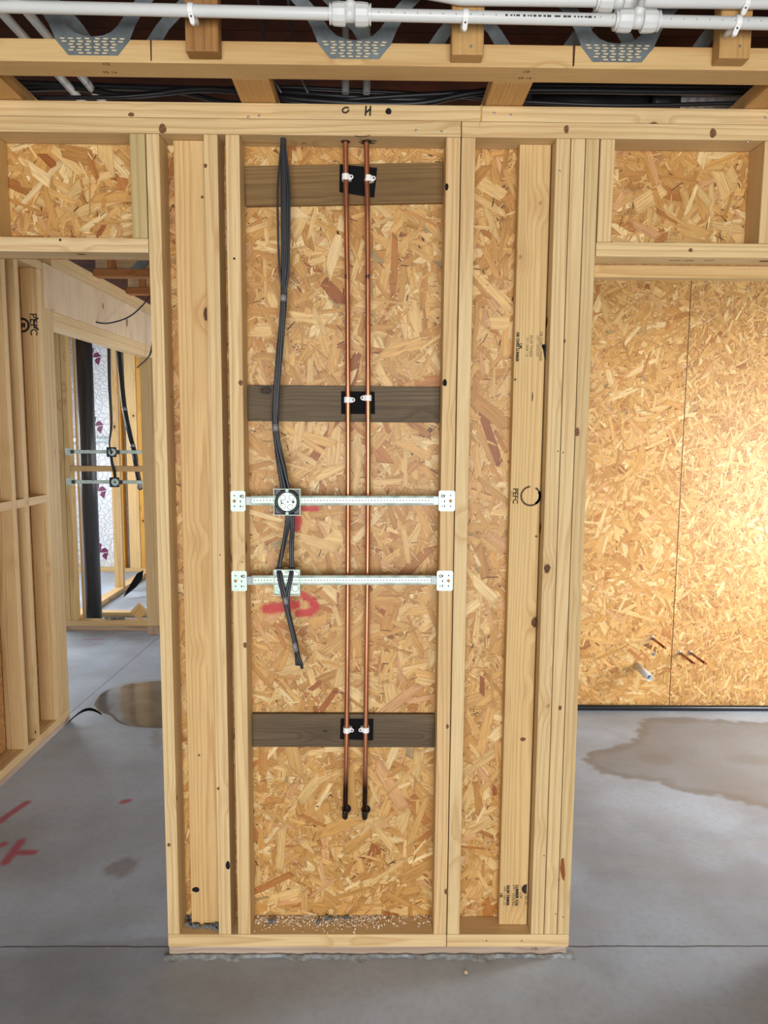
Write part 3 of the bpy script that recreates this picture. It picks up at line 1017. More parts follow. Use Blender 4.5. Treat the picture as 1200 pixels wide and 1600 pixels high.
def pipe_clip(x, z, side, label):
    """a white saddle clip that opens towards `side`"""
    y = .050
    root = empty('pipe_clip', (x, .0688, z))
    tag(root, label, 'clip', 'white clips on the copper pipes')
    bm = bmesh.new()
    n = 18
    pr_ = []
    for k in range(n + 1):
        a = math.radians(-90 + 250 * (k / n - .5) * 1.0)
        pr_.append([bm.verts.new((x + r * math.cos(a), y + r * math.sin(a), z + h)) for r, h in ((.0082, -.0085), (.0112, -.0085), (.0112, .0085), (.0082, .0085))])
    for a, b in zip(pr_, pr_[1:]):
        for k in range(4):
            bm.faces.new((a[k], a[(k + 1) % 4], b[(k + 1) % 4], b[k]))
    bm.faces.new(pr_[0][::-1])
    bm.faces.new(pr_[-1])
    bmesh.ops.recalc_face_normals(bm, faces=bm.faces)
    obj('saddle', from_bm(bm), M['clip'], root, recentre=True)
    bm = bmesh.new()
    bm_box(bm, (x - .010, x + .010), (y + .0085, .0687), (z - .0085, z + .0085))
    bm_box(bm, tuple(sorted((x + side * .0095, x + side * .017))), (y - .003, .064), (z - .0075, z + .0075))
    bmesh.ops.bevel(bm, geom=list(bm.edges), offset=.0012, segments=1, affect='EDGES')
    obj('base', from_bm(bm), M['clip'], root, recentre=True)
    bm = bmesh.new()
    lathe_bm(bm, [(0, .0062), (.005, .0062), (.0055, .004)], (x + side * .0165, y - .001, z), (0, -1, 0), 14)
    obj('ear', from_bm(bm), M['clip'], root, recentre=True)
    obj('screw', lathe_me([(0, .0032), (.0006, .003)], (x + side * .0165, y - .0064, z), (0, -1, 0), 10), M['printed'], root, recentre=True)


pipe_clip(-.0935, 2.410, 1, 'white pipe clip on the left copper pipe, top board')
pipe_clip(-.0285, 2.407, 1, 'white pipe clip on the right copper pipe, top board')
pipe_clip(-.0865, 1.769, 1, 'white pipe clip on the left copper pipe, middle board')
pipe_clip(-.0258, 1.775, -1, 'white pipe clip on the right copper pipe, middle board')
pipe_clip(-.0875, .735, 1, 'white pipe clip on the left copper pipe, lowest board')
pipe_clip(-.0275, .736, -1, 'white pipe clip on the right copper pipe, lowest board')

# ------------------------------------------------------------------ mounting bars with back boxes
def mounting_bar(xl, xr, z0l, z0r, zb, xb, box_z, label, cover, name='mounting_bar', y=0.0, sc_=1.0, brk=((-.433, -.389), (.188, .237)), simple=False):
    root = empty(name, ((xl + xr) / 2, y, min(z0l, z0r) - .015))
    h = .0142
    # the bar: a folded channel, sloping very slightly
    bm = bmesh.new()
    prof = [(.012, -h), (.0015, -h), (.0, -h + .003), (.0015, -h + .007), (.0015, h - .007), (.0, h - .003), (.0015, h), (.012, h)]
    ends = []
    for x, z in ((xl, z0l), (xr, z0r)):
        ends.append([bm.verts.new((x, y + .004 + a, z + b)) for a, b in prof] + [bm.verts.new((x, y + .005 + a, z + b * .93)) for a, b in reversed(prof)])
    n = len(ends[0])
    for k in range(n):
        bm.faces.new((ends[0][k], ends[0][(k + 1) % n], ends[1][(k + 1) % n], ends[1][k]))
    bm.faces.new(ends[0][::-1])
    bm.faces.new(ends[1])
    bmesh.ops.recalc_face_normals(bm, faces=bm.faces)
    bar = obj('bar', from_bm(bm), M['galv'], root, recentre=True)
    # punched graduation marks along the middle of the bar
    bm = bmesh.new()
    k = 0
    x = xl + .01
    while x < xr - .01:
        t_ = (x - xl) / (xr - xl)
        z = z0l + (z0r - z0l) * t_
        bm_box(bm, (x - .0016, x + .0016), (y + .0049, y + .0057), (z - .0012, z + .0016))
        x += .0095
    mk = obj('punch_marks', from_bm(bm), M['printed'], bar, recentre=True)
    mk['kind'] = 'stuff'
    for i, (a, b) in enumerate(brk):
        zc = z0l - .001 if i == 0 else z0r
        pr_ = 'end_bracket'
        R_ = .006
        out = []
        for cx_, cz_, st in ((b - R_, zc + .031 - R_, 0), (a + R_, zc + .031 - R_, 90), (a + R_, zc - .031 + R_, 180), (b - R_, zc - .031 + R_, 270)):
            for q in range(5):
                an = math.radians(st + 22.5 * q)
                out.append((cx_ + R_ * math.cos(an), y - .0018, cz_ + R_ * math.sin(an)))
        bm = bmesh.new()
        prism_bm(bm, out, (0, 1, 0), .0015)
        bmesh.ops.recalc_face_normals(bm, faces=bm.faces)
        br = obj(pr_, from_bm(bm), M['galv'], root, recentre=True)
        s = 1 if i == 0 else -1
        inner = b if i == 0 else a
        bm = bmesh.new()
        bm_box(bm, tuple(sorted((inner - s * .002, inner + s * .018))), (y + .001, y + .016), (zc - .0125, zc + .0125))
        bmesh.ops.bevel(bm, geom=list(bm.edges), offset=.003, segments=2, affect='EDGES')
        obj('socket', from_bm(bm), plain('dark_zinc', (112, 116, 116), .35, .85), br, recentre=True)
        # holes: diamond, two dots, slots and a screw
        mx = (a + b) / 2 - s * .011
        bm = bmesh.new()
        prism_bm(bm, [(mx + u * .0062, y - .0019, zc + v * .0062) for u, v in ((1, 0), (0, 1), (-1, 0), (0, -1))], (0, -1, 0), .0003)
        obj('diamond_hole', from_bm(bm), M['pine_dark'], br, recentre=True)
        for dx, dz, sx_, sz_ in ((0, .016, .0022, .0022), (0, -.016, .0022, .0022), (s * .018, -.001, .0016, .0042), (s * .018, -.016, .0016, .0042), (s * .026 - s * .001, -.016, .0018, .0018), (s * .018, .015, .0016, .0042)):
            bm = bmesh.new()
            prism_bm(bm, [(mx + dx + sx_ * math.cos(q), y - .0019, zc + dz + sz_ * math.sin(q)) for q in [2 * math.pi * k / 8 for k in range(8)]], (0, -1, 0), .0003)
            obj('punched_hole', from_bm(bm), M['ink'], br, recentre=True)
        obj('screw', lathe_me([(0, .0052), (.002, .0048), (.003, .0025), (.0031, .0)], (mx + s * .0245, y - .0018, zc + .0145), (0, -1, 0), 12), M['screw'], br, recentre=True)
    # the square back box
    hw = .0395
    dp = .046
    y0 = y - .004
    bx = (xb - hw, xb + hw)
    bz = (box_z - hw, box_z + hw)
    bm = bmesh.new()
    tk = .0014
    bm_box(bm, (bx[0], bx[0] + tk), (y0, y0 + dp), bz)
    bm_box(bm, (bx[1] - tk, bx[1]), (y0, y0 + dp), bz)
    bm_box(bm, (bx[0] + tk, bx[1] - tk), (y0, y0 + dp), (bz[0], bz[0] + tk))
    bm_box(bm, (bx[0] + tk, bx[1] - tk), (y0, y0 + dp), (bz[1] - tk, bz[1]))
    back = y0 + (.013 if not cover else .02)
    bm_box(bm, (bx[0] + tk, bx[1] - tk), (back, back + .0015), (bz[0] + tk, bz[1] - tk))
    box = obj('back_box', from_bm(bm), M['galv'], root, recentre=True)
    if cover:
        bm = bmesh.new()
        bm_box(bm, (bx[0] + tk, bx[1] - tk), (back - .002, back - .0004), (bz[0] + tk, bz[1] - tk))
        obj('box_shade_sheet', from_bm(bm), M['cable_black'], box, recentre=True)  # dark sheet standing in for the shade inside the open box
        pts = [Vector((xb + .033 * math.cos(a), y0 + .007, box_z + .033 * math.sin(a))) for a in [2 * math.pi * k / 24 for k in range(24)]]
        bm = bmesh.new()
        bm_tube(bm, pts, .0042, 8, 0, closed=True)
        bmesh.ops.recalc_face_normals(bm, faces=bm.faces)
        obj('cable_coil', from_bm(bm), M['cable_black'], box, recentre=True)
        obj('round_plate', lathe_me([(0, .0285), (.0025, .0285), (.0032, .0275), (.0032, 0)], (xb, y0 + .010, box_z), (0, -1, 0), 32, False), M['galv'], box, recentre=True)
        for a in (45, 135, 225, 300):
            cx_, cz_ = xb + .0185 * math.cos(math.radians(a)), box_z + .0185 * math.sin(math.radians(a))
            pts = [Vector((cx_ + .0082 * math.cos(b), y0 + .0066, cz_ + .0082 * math.sin(b))) for b in [2 * math.pi * k / 14 for k in range(14)]]
            bm = bmesh.new()
            bm_tube(bm, pts, .0006, 5, 0, closed=True)
            obj('knockout_ring', from_bm(bm), M['printed'], box, recentre=True)
        for dx, dz in ((0, .034), (0, -.034)):
            obj('screw_ear', lathe_me([(0, .0055), (.003, .0055), (.003, .002), (.001, .002)], (xb + dx, y0 + .0035, box_z + dz), (0, -1, 0), 14), M['galv'], box, recentre=True)
        for dx, r_ in ((.018, .0042), (0.002, .0025)):
            obj('screw', lathe_me([(0, r_), (.001, r_ * .9)], (xb + dx, y0 + .0068, box_z), (0, -1, 0), 12), M['printed'], box, recentre=True)
        bm = bmesh.new()
        bm_box(bm, (xb - .019, xb - .0165), (y0 + .006, y0 + .0068), (box_z - .005, box_z + .005))
        bm_box(bm, (xb - .0165, xb - .0125), (y0 + .006, y0 + .0068), (box_z - .005, box_z - .003))
        obj('stamped_letter', from_bm(bm), M['ink'], box, recentre=True)
    else:
        for dx, dz in ((-.024, .022), (.024, .022), (-.022, -.022), (.024, -.020)):
            pts = [Vector((xb + dx + .0105 * math.cos(b), back - .0004, box_z + dz + .0105 * math.sin(b))) for b in [2 * math.pi * k / 14 for k in range(14)]]
            bm = bmesh.new()
            bm_tube(bm, pts, .0007, 5, 0, closed=True)
            obj('knockout_ring', from_bm(bm), M['printed'], box, recentre=True)
        obj('screw_ear', lathe_me([(0, .0055), (.004, .0055), (.004, .002), (.001, .002)], (xb, y0 + .005, box_z + .034), (0, -1, 0), 14), M['galv'], box, recentre=True)
    tag(root, label, 'mounting bar', 'galvanised mounting bars with back boxes')
    return root


mounting_bar(-.374, .178, 1.467, 1.4705, 0, -.265, 1.464, 'upper galvanised bar across the middle bay with a round-plated back box', True)
mounting_bar(-.374, .182, 1.2245, 1.2275, 0, -.2675, 1.2195, 'lower galvanised bar across the middle bay with an open back box', False, brk=((-.434, -.388), (.186, .235)))

# ------------------------------------------------------------------ cable bundles in the bay
HEX = [(0, 0), (1, .1), (-1, -.1), (.5, .9), (-.55, .85), (.45, -.9), (-.5, -.95)]


def bundle(name, path, label, n=7, r=.0045, spread=.0058, flare=None, mat='cable', tapes=(), loops=False, n_seg=8, yflat=.7, endflare=0.0):
    P = [Vector(p) for p in path]
    root = empty(name, (P[-1].x, P[-1].y, P[-1].z))
    for i in range(n):
        hx, hy = HEX[i % 7]
        pts = []
        m = len(P)
        for j, p in enumerate(P):
            s = spread * (flare[j] if flare else 1)
            ph = j * .55
            x_ = hx * math.cos(ph) - hy * math.sin(ph)
            y_ = hx * math.sin(ph) + hy * math.cos(ph)
            q = p + Vector((x_ * s, y_ * s * yflat, random.uniform(-.002, .002)))
            if j == m - 1:
                q += Vector((hx * endflare, 0, random.uniform(-.006, .006)))
            pts.append(q)
        obj('cable', tube_me(pts, r * random.uniform(.9, 1.1), n_seg, 7), M[mat], root, recentre=True)
    for t0, ln in tapes:
        C_ = catmull(P, 12)
        seg = [C_[int(t0 * (len(C_) - 1))]]
        k = min(int(t0 * (len(C_) - 1)) + 1, len(C_) - 1)
        d = (C_[k] - C_[k - 1]).normalized()
        obj('tape', tube_me([seg[0] - d * ln / 2, seg[0] + d * ln / 2], spread * 1.0 + r * 1.12, 12, 0, flat=.8), M['tape'], root, recentre=True)
    tag(root, label, 'cables')
    return root


PA = [(-.2715, .026, 2.53), (-.2715, .025, 2.47), (-.270, .022, 2.36), (-.271, .022, 2.22), (-.273, .022, 2.071), (-.280, .022, 1.97), (-.288, .022, 1.887), (-.299, .022, 1.76), (-.3005, .022, 1.69), (-.293, .02, 1.63), (-.281, .018, 1.56), (-.270, .016, 1.49)]
b1 = bundle('cable_bundle', PA, 'thick grey cable bundle hanging from the top plate to the upper box', 7, .0046, .0062, flare=[.6, .65, .8, .8, .8, .9, .95, .95, .9, 1.1, 1.5, 1.8], tapes=((.372, .018), (.735, .02)))
for dx, a, b in ((-.0165, 2.49, 2.09), (.0175, 2.49, 2.07), (.012, 2.47, 2.1)):
    obj('cable', tube_me([(-.2715 + dx * .3, .022, a), (-.2705 + dx * .9, .016, a - .10), (-.271 + dx, .014, (a + b) / 2 + .03), (-.272 + dx * .8, .016, b + .08), (-.273 + dx * .3, .02, b)], .0032, 8, 7), M['cable'], b1, recentre=True)
PB1 = [(-.262, .012, 1.43), (-.265, .014, 1.40), (-.278, .02, 1.335), (-.290, .014, 1.265), (-.289, .004, 1.245), (-.281, -.006, 1.205), (-.271, -.012, 1.17), (-.262, -.012, 1.125), (-.250, -.01, 1.06), (-.241, -.008, 1.015), (-.230, -.006, .958)]
b2 = bundle('cable_bundle', PB1, 'grey cables looped between the two boxes, taped tail hanging below', 4, .0046, .0046, tapes=((.615, .022), (.885, .028)), flare=[1, 1, 1, 1, 1, 1, 1, 1, 1, 1, 1.3], endflare=.004)
PB2 = [(-.252, .012, 1.43), (-.2515, .014, 1.38), (-.255, .02, 1.33), (-.2545, .014, 1.265), (-.2555, .004, 1.24), (-.263, -.006, 1.20), (-.266, -.010, 1.165), (-.259, -.01, 1.11), (-.245, -.008, 1.05), (-.235, -.006, .995), (-.226, -.004, .962)]
for dx in (-.003, .003):
    obj('cable', tube_me([Vector(p) + Vector((dx, abs(dx) * .6, 0)) for p in PB2], .0044, 8, 7), M['cable'], b2, recentre=True)
for x0_, z0_ in ((-.290, 1.2605), (-.2545, 1.2605)):
    bm = bmesh.new()
    bm_box(bm, (x0_ - .012, x0_ + .012), (-.003, .022), (z0_ - .0014, z0_ + .0024))
    bmesh.ops.bevel(bm, geom=list(bm.edges), offset=.001, segments=1, affect='EDGES')
    obj('grommet', from_bm(bm), M['cable_black'], b2, recentre=True)

# ------------------------------------------------------------------ shavings and crumbs on the sole plate
bm = bmesh.new()
for i in range(620):
    x = random.uniform(-.388, .19)
    if random.random() < .55:
        x = random.uniform(-.388, .02)
    y = .088 - abs(random.gauss(0, .03))
    if y < .006:
        continue
    a, L, W = random.uniform(0, 6.28), random.uniform(.005, .016), random.uniform(.0016, .0042)
    z = PB + .0006 + random.uniform(0, .003)
    d, e = Vector((math.cos(a), math.sin(a) * .8, random.uniform(-.2, .5))), Vector((-math.sin(a), math.cos(a), .2))
    p = Vector((x, y, z))
    q = [p - d * L / 2 - e * W / 2, p + d * L / 2 - e * W / 2, p + d * L / 2 + e * W / 2, p - d * L / 2 + e * W / 2]
    mid = [v + Vector((0, 0, .0035)) for v in ((q[0] + q[1]) / 2, (q[2] + q[3]) / 2)]
    v = [bm.verts.new(s) for s in (q[0], mid[0], q[1], q[2], mid[1], q[3])]
    bm.faces.new((v[0], v[1], v[4], v[5]))
    bm.faces.new((v[1], v[2], v[3], v[4]))
sh = obj('wood_shavings', from_bm(bm), M['shaving'], recentre=True)
tag(sh, 'pale wood shavings scattered on the sole plate of the middle bay', 'shavings', kind='stuff')
for lab, spots, cnt in (('grey mortar crumbs on the sole plate behind the shavings', ((-.15, .076), (-.145, .07), (-.09, .077), (-.115, .078), (-.33, .06), (-.18, .06)), 5),
                        ('grey mortar crumbs at the foot of the narrow left bay', ((-.603, .075), (-.59, .04), (-.575, .036), (-.555, .036), (-.535, .038), (-.51, .034), (-.60, .05), (-.502, .024)), 6)):
    bm = bmesh.new()
    for sx_, sy_ in spots:
        for k in range(cnt):
            r_ = random.uniform(.003, .0085)
            p = Vector((sx_ + random.gauss(0, .007), min(sy_ + random.gauss(0, .004), .079), PB + r_ * .7))
            v = bmesh.ops.create_icosphere(bm, subdivisions=1, radius=r_)['verts']
            for q in v:
                q.co = q.co * random.uniform(.7, 1.2) + p
    o = obj('mortar_crumbs', from_bm(bm), M['debris'], recentre=True)
    tag(o, lab, 'crumbs', kind='stuff')
# the one chip on the floor in front
p = atz(728, 1520, 0)
bm = bmesh.new()
v = bmesh.ops.create_icosphere(bm, subdivisions=1, radius=.010)['verts']
for q in v:
    q.co = Vector((q.co.x * .7 * random.uniform(.8, 1.2), q.co.y * 1.2, abs(q.co.z) * .4)) + Vector((p.x, p.y, .0004))
o = obj('wood_chip', from_bm(bm), M['shaving'], recentre=True)
tag(o, 'single pale wood chip on the concrete in front of the wall', 'chip')

# ------------------------------------------------------------------ the ceiling: metal web joist, blocks, deck
JY0, JY1 = -.221, -.139
JZ0, JZ1 = 2.5935, 2.6475
joist = empty('metal_web_joist', (0, -.18, JZ0))
tag(joist, 'timber joist with toothed metal webs running across above the wall', 'joist')
ch = [timber('bottom_chord', joist, (-2.6, 2.6), (JY0, JY1), (JZ0, JZ1), 'x', tint=(.90, .82, .68))] * 2
for px, w_ in ((236, .0045), (897, .0065)):
    xx = at(px, 75, JY0).x
    obj('saw_slot', prism_me([(xx - w_ / 2, JY0 - .0001, JZ1), (xx + w_ / 2, JY0 - .0001, JZ1), (xx + w_ * .3, JY0 - .0001, JZ0 + .006), (xx - w_ * .4, JY0 - .0001, JZ0 + .002)], (0, -1, 0), .0004), M['slot'], ch[0], recentre=True)
timber('top_chord', joist, (-2.6, 2.6), (JY0, JY1), (2.800, 2.8535), 'x', M['pine_dark'])
stamp('CE', 166, 100, 0, ch[0], 8, down=False, Z=JZ0, mat='ink_faint')
stamp('05 16', 172, 113, 0, ch[0], 8, down=False, Z=JZ0, mat='ink_faint')
stamp('CE', 822, 112, 0, ch[1], 8, down=False, Z=JZ0, mat='ink_faint')
stamp('05 16', 820, 122, 0, ch[1], 8, down=False, Z=JZ0, mat='ink_faint')


def web(xc, y, name='metal_web', teeth=True, side=-1):
    """V-shaped steel web: a toothed plate on the chord face and two arms that rise to the top chord"""
    zc = 2.6485
    bm = bmesh.new()
    half = [(0, 2.6085 - zc), (.062, 2.6085 - zc), (.093, 2.645 - zc), (.094, 2.650 - zc), (.108, 2.682 - zc), (.130, 2.716 - zc), (.160, 2.745 - zc), (.222, 2.805 - zc),
            (.186, 2.815 - zc), (.108, 2.738 - zc), (.094, 2.722 - zc), (.080, 2.702 - zc), (.064, 2.680 - zc), (.046, 2.664 - zc), (.026, 2.656 - zc), (0, 2.653 - zc)]
    for s in (1, -1):
        n = len(half)
        # strip between outer and inner outline
        pairs = [(0, 15), (1, 14), (2, 13), (3, 13), (4, 12), (5, 11), (6, 10), (6, 9), (7, 8)]
        fr_ = [[bm.verts.new((xc + s * half[i][0], y + side * .0004 - (0 if side < 0 else 0), zc + half[i][1])) for i in pr_] for pr_ in pairs]
        for a, b in zip(fr_, fr_[1:]):
            try:
                bm.faces.new((a[0], b[0], b[1], a[1]))
            except ValueError:
                pass
    bmesh.ops.remove_doubles(bm, verts=bm.verts, dist=1e-5)
    bmesh.ops.recalc_face_normals(bm, faces=bm.faces)
    r = bmesh.ops.solidify(bm, geom=list(bm.faces), thickness=.0012)
    o = obj(name, from_bm(bm), M['web'], joist, recentre=True)
    if teeth:
        bm = bmesh.new()
        prism_bm(bm, [(xc - .0012, y - .0018, 2.6095), (xc + .0012, y - .0018, 2.6095), (xc + .0012, y - .0018, 2.652), (xc - .0012, y - .0018, 2.652)], (0, -1, 0), .0008)
        bmesh.ops.recalc_face_normals(bm, faces=bm.faces)
        obj('centre_rib', from_bm(bm), M['web'], o, recentre=True)
        bm = bmesh.new()
        for row in range(6):
            z = 2.6135 + row * .0068
            hw = .058 + (row * .0068) * .84
            k = 0
            x = .009 + (.004 if row % 2 else 0)
            while x < hw - .008:
                for s in (1, -1):
                    xx = xc + s * x
                    prism_bm(bm, [(xx - .0058, y - .0017, z - .0012), (xx + .0045, y - .0017, z - .0016), (xx + .0062, y - .0017, z + .0019), (xx + .004, y - .0017, z + .0013), (xx - .0062, y - .0017, z + .0017)], (0, -1, 0), .0004)
                x += .0205
        t_ = obj('punched_teeth', from_bm(bm), plain('tooth_slots', (214, 196, 158), .6), o, recentre=True)
        t_['kind'] = 'stuff'
    return o


for px in (145, 554, 965):
    web(at(px, 70, JY0).x, JY0)
for xc in (-1.40, 1.26):
    web(xc, JY0)
for px in (120, 580, 800, 1010):
    web(at(px, 70, JY0).x + .08, JY1 + .0018, teeth=False, side=1)

for (a, b), px, lab in (((-.474, -.393), 300, 'short vertical timber block on the joist front, left of the three'),
                        ((.180, .259), 730, 'short vertical timber block on the joist front, middle of the three'),
                        ((.842, .920), 1150, 'short vertical timber block on the joist front, right of the three')):
    o = timber('vertical_block', None, (a, b), (-.2645, -.2225), (2.6015, 2.853), 'z', M['pine_dark'] if px == 300 else M['pine'], (.74, .64, .5) if px == 300 else (.72, .58, .40))
    tag(o, lab, 'timber block', 'vertical blocks on the joist')
    p = at(317 if px == 300 else px + 6, 62 if px == 300 else 72, -.2645)
    obj('screw_head', lathe_me([(0, .004), (.0015, .003)], (p.x, -.2644, p.z), (0, -1, 0), 8), M['screw'], o, recentre=True)
for (a, b), lab in (((-.386, -.288), 'flat timber noggin bridging wall and joist, second from left'), ((.302, .408), 'flat timber noggin bridging wall and joist, second from right'),
                    ((1.038, 1.14), 'flat timber noggin bridging wall and joist at the right edge'), ((-1.1, -.998), 'flat timber noggin bridging wall and joist at the left edge')):
    o = timber('noggin', None, (a, b), (-.138, .26), (2.5935, 2.6355), 'y', M['pine'], (.84, .66, .44))
    tag(o, lab, 'timber noggin', 'noggins between wall and joist')
ce = empty('ceiling', (0, 1, 2.855))
tag(ce, 'dark brown floor deck above the joists', 'ceiling', kind='structure')
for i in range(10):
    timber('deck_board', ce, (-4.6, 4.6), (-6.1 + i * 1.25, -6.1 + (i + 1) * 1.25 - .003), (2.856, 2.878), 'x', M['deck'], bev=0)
# joists behind, seen through the left opening, and another joist in the void over the wall
for yy, lab in ((2.50, 'brown ceiling joist seen over the ply header, nearer one'), (3.10, 'brown ceiling joist seen over the ply header, farther one')):
    jr = empty('ceiling_joist', (-.5, yy, 2.60))
    tag(jr, lab, 'joist', 'ceiling joists beyond the left opening')
    timber('bottom_chord', jr, (-1.745, 1.1), (yy, yy + .085), (2.60, 2.645), 'x', M['pine_dark'], (.78, .58, .45))
    timber('top_chord', jr, (-1.745, 1.1), (yy, yy + .085), (2.81, 2.8535), 'x', M['pine_dark'], (.7, .5, .4))
    timber('web_panel', jr, (-1.745, 1.1), (yy + .038, yy + .050), (2.6455, 2.8095), 'x', M['ply'], (.9, .82, .72))
    for xx in (-1.66, -1.40, -1.05):
        timber('web_post', jr, (xx, xx + .045), (yy + .006, yy + .0375), (2.6455, 2.8095), 'z', M['pine_dark'], (.8, .6, .45))
    bm = bmesh.new()
    prism_bm(bm, [(-1.52, yy - .002, 2.646), (-1.44, yy - .002, 2.646), (-1.30, yy - .002, 2.80), (-1.35, yy - .002, 2.81)], (0, 1, 0), .0015)
    obj('metal_web', from_bm(bm), M['web'], jr, recentre=True)

# ------------------------------------------------------------------ white plastic pipes along the joist
def pushfit_pipe(pts, r, label, group='white plastic pipes above the wall', marks=None, name='plastic_pipe'):
    P = [Vector(p) for p in pts]
    root = empty(name, tuple(P[0]))
    tag(root, label, 'pipe', group)
    obj('tube', tube_me(P, r, 18, 0), M['white_plastic'], root, recentre=True)
    if marks:
        bm = bmesh.new()
        for x, L, h in marks:
            t_ = (x - P[0].x) / (P[-1].x - P[0].x)
            c = P[0].lerp(P[-1], t_)
            a = -.35
            z = c.z + r * math.sin(a) * .2
            bm_box(bm, (x - L / 2, x + L / 2), (c.y - r * 1.004 - .0001, c.y - r * .985), (z - h / 2, z + h / 2))
        k = obj('printed_marks', from_bm(bm), M['printed'], root, recentre=True)
        k['kind'] = 'stuff'
    return root


YP = -.325
YQ = -.2795
A1, B1 = at(0, 10, YP), at(1200, 37, YP)
dirp = (B1 - A1)
P1a, P1b = A1 - dirp * .7, B1 + dirp * .7
mk = [(at(px, 20, YP).x, .0022, .0022) for px in range(592, 720, 20)] + [(at(px, 20, YP).x, .0022, .0022) for px in (735, 754, 774)]
x = at(790, 26, YP).x
while x < at(930, 28, YP).x:
    L = random.uniform(.003, .010)
    mk.append((x, L, random.uniform(.003, .0055)))
    x += L + random.uniform(.0015, .006)
mk += [(at(px, 30, YP).x, .002, .002) for px in (936, 955)] + [(at(px, 37, YP).x, .002, .002) for px in range(1045, 1200, 20)]
pushfit_pipe([P1a, P1b], .0136, 'lower white plastic pipe running in front of the joist', marks=mk)
A2, B2 = at(800, 0, YQ), at(1200, 5, YQ)
d2_ = B2 - A2
mk2 = []
x = at(868, 3, YQ).x
while x < at(930, 3, YQ).x:
    L = random.uniform(.003, .010)
    mk2.append((x, L, .004))
    x += L + random.uniform(.0015, .006)
pushfit_pipe([A2 + Vector((-2.0, 0, .30)), A2 - d2_ * .2, B2 + d2_ * 2], .0136, 'upper white plastic pipe at the top right edge of view', marks=mk2)


def tee(px0, px1, A, B, label, branch_dir=(0, -.15, 1)):
    xa, xb = px0, px1
    c0 = A.lerp(B, (xa - A.x) / (B.x - A.x))
    c1 = A.lerp(B, (xb - A.x) / (B.x - A.x))
    ax = (c1 - c0)
    L = ax.length
    root = empty('pipe_tee', tuple((c0 + c1) / 2 - Vector((0, 0, .025))))
    tag(root, label, 'pipe fitting', 'white push-fit tees')
    obj('body', lathe_me([(L * .2, .0185), (L * .35, .0185), (L * .35, .0175), (L * .65, .0175), (L * .65, .0185), (L * .8, .0185)], c0, ax, 24), M['white_plastic'], root, recentre=True)
    for s0, s1 in ((0, 1), (1, 0)):
        o_, d_ = (c0, ax) if s0 == 0 else (c1, -ax)
        bm = bmesh.new()
        lathe_bm(bm, [(L * .06, .0225), (L * .10, .0245), (L * .22, .0255), (L * .36, .0255), (L * .385, .024), (L * .385, .018)], o_, d_, 12, False)
        bmesh.ops.recalc_face_normals(bm, faces=bm.faces)
        obj('collar', from_bm(bm), M['white_plastic'], root, recentre=True)
        obj('release_ring', lathe_me([(0, .0142), (0, .0225), (.0035, .0225), (.0035, .0195), (L * .065, .0195)], o_, d_, 24, False), M['white_plastic'], root, recentre=True)
    c = (c0 + c1) / 2
    bd = Vector(branch_dir).normalized()
    obj('branch', lathe_me([(.004, .0135), (.024, .0135), (.026, .0128), (.026, .0085), (.12, .0085)], c, bd, 20), M['white_plastic'], root, recentre=True)
    return root


tee(at(515, 15, YP).x, at(580, 17, YP).x, A1, B1, 'white push-fit tee on the lower pipe above the copper pipes', (0, -.55, .8))
tee(at(960, 30, YP).x, at(1029, 34, YP).x, A1, B1, 'white push-fit tee on the lower pipe at right', (.15, -.3, .9))
tee(at(931, 1, YQ).x, at(998, 2, YQ).x, A2, B2, 'white push-fit tee on the upper pipe at right', (.1, .1, 1))


def joist_clip(px, py, A, B, label, tilt):
    x = at(px, py, A.y).x
    c = A.lerp(B, (x - A.x) / (B.x - A.x))
    root = empty('joist_pipe_clip', tuple(c))
    tag(root, label, 'clip', 'white clips on the joist pipes')
    obj('ring', lathe_me([(-.006, .0138), (-.006, .0168), (.006, .0168), (.006, .0138)], c, B - A, 22, False), M['clip'], root, recentre=True)
    d = Vector((tilt, .0, -1)).normalized()
    s = Vector((1, 0, tilt)).normalized() * .0062
    y0 = c.y - .0150
    q = c + Vector((0, 0, -.008))
    poly = [Vector((v.x, y0, v.z)) for v in (q - s, q + s, q + d * .026 + s * .9, q + d * .031, q + d * .026 - s * .9)]
    obj('tail', prism_me(poly, (0, 1, 0), .008), M['clip'], root, recentre=True)
    if c.y < -.3:
        obj('standoff', lathe_me([(0, .007), (-.2646 - c.y - .0168, .007)], (c.x, c.y + .0167, c.z), (0, 1, 0), 12), M['clip'], root, recentre=True)
    e = q + d * .012
    obj('screw', lathe_me([(0, .0026), (.0012, .002)], (e.x, y0, e.z), (0, -1, 0), 10), M['printed'], root, recentre=True)


joist_clip(299, 13, A1, B1, 'white clip holding the lower pipe on the left block', .22)
joist_clip(727, 25, A1, B1, 'white clip holding the lower pipe on the middle block', -.1)
joist_clip(1151, 36, A1, B1, 'white clip holding the lower pipe on the right block', -.4)
joist_clip(1164, 5, A2, B2, 'white clip holding the upper pipe on the right block', -.4)
for x, lab in ((-.862, 'white plastic pipe running back over the wall, right of the pair'), (-.926, 'white plastic pipe running back over the wall, left of the pair')):
    pushfit_pipe([(x, -1.2, 2.692), (x + .002, .8, 2.692)], .0115, lab, 'white pipes running back over the wall')
for x, lab in ((-.0945, 'grey pipe dropping behind the joist to the left copper pipe'), (-.0335, 'grey pipe dropping behind the joist to the right copper pipe')):
    root = empty('drop_pipe', (x, .05, 2.63))
    tag(root, lab, 'pipe', 'drop pipes behind the joist')
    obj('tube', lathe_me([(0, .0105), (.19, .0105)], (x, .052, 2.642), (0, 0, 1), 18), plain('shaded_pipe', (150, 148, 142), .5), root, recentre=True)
    obj('collar', lathe_me([(0, .0145), (.03, .0155), (.034, .012)], (x, .052, 2.742), (0, 0, 1), 18), M['white_plastic'], root, recentre=True)

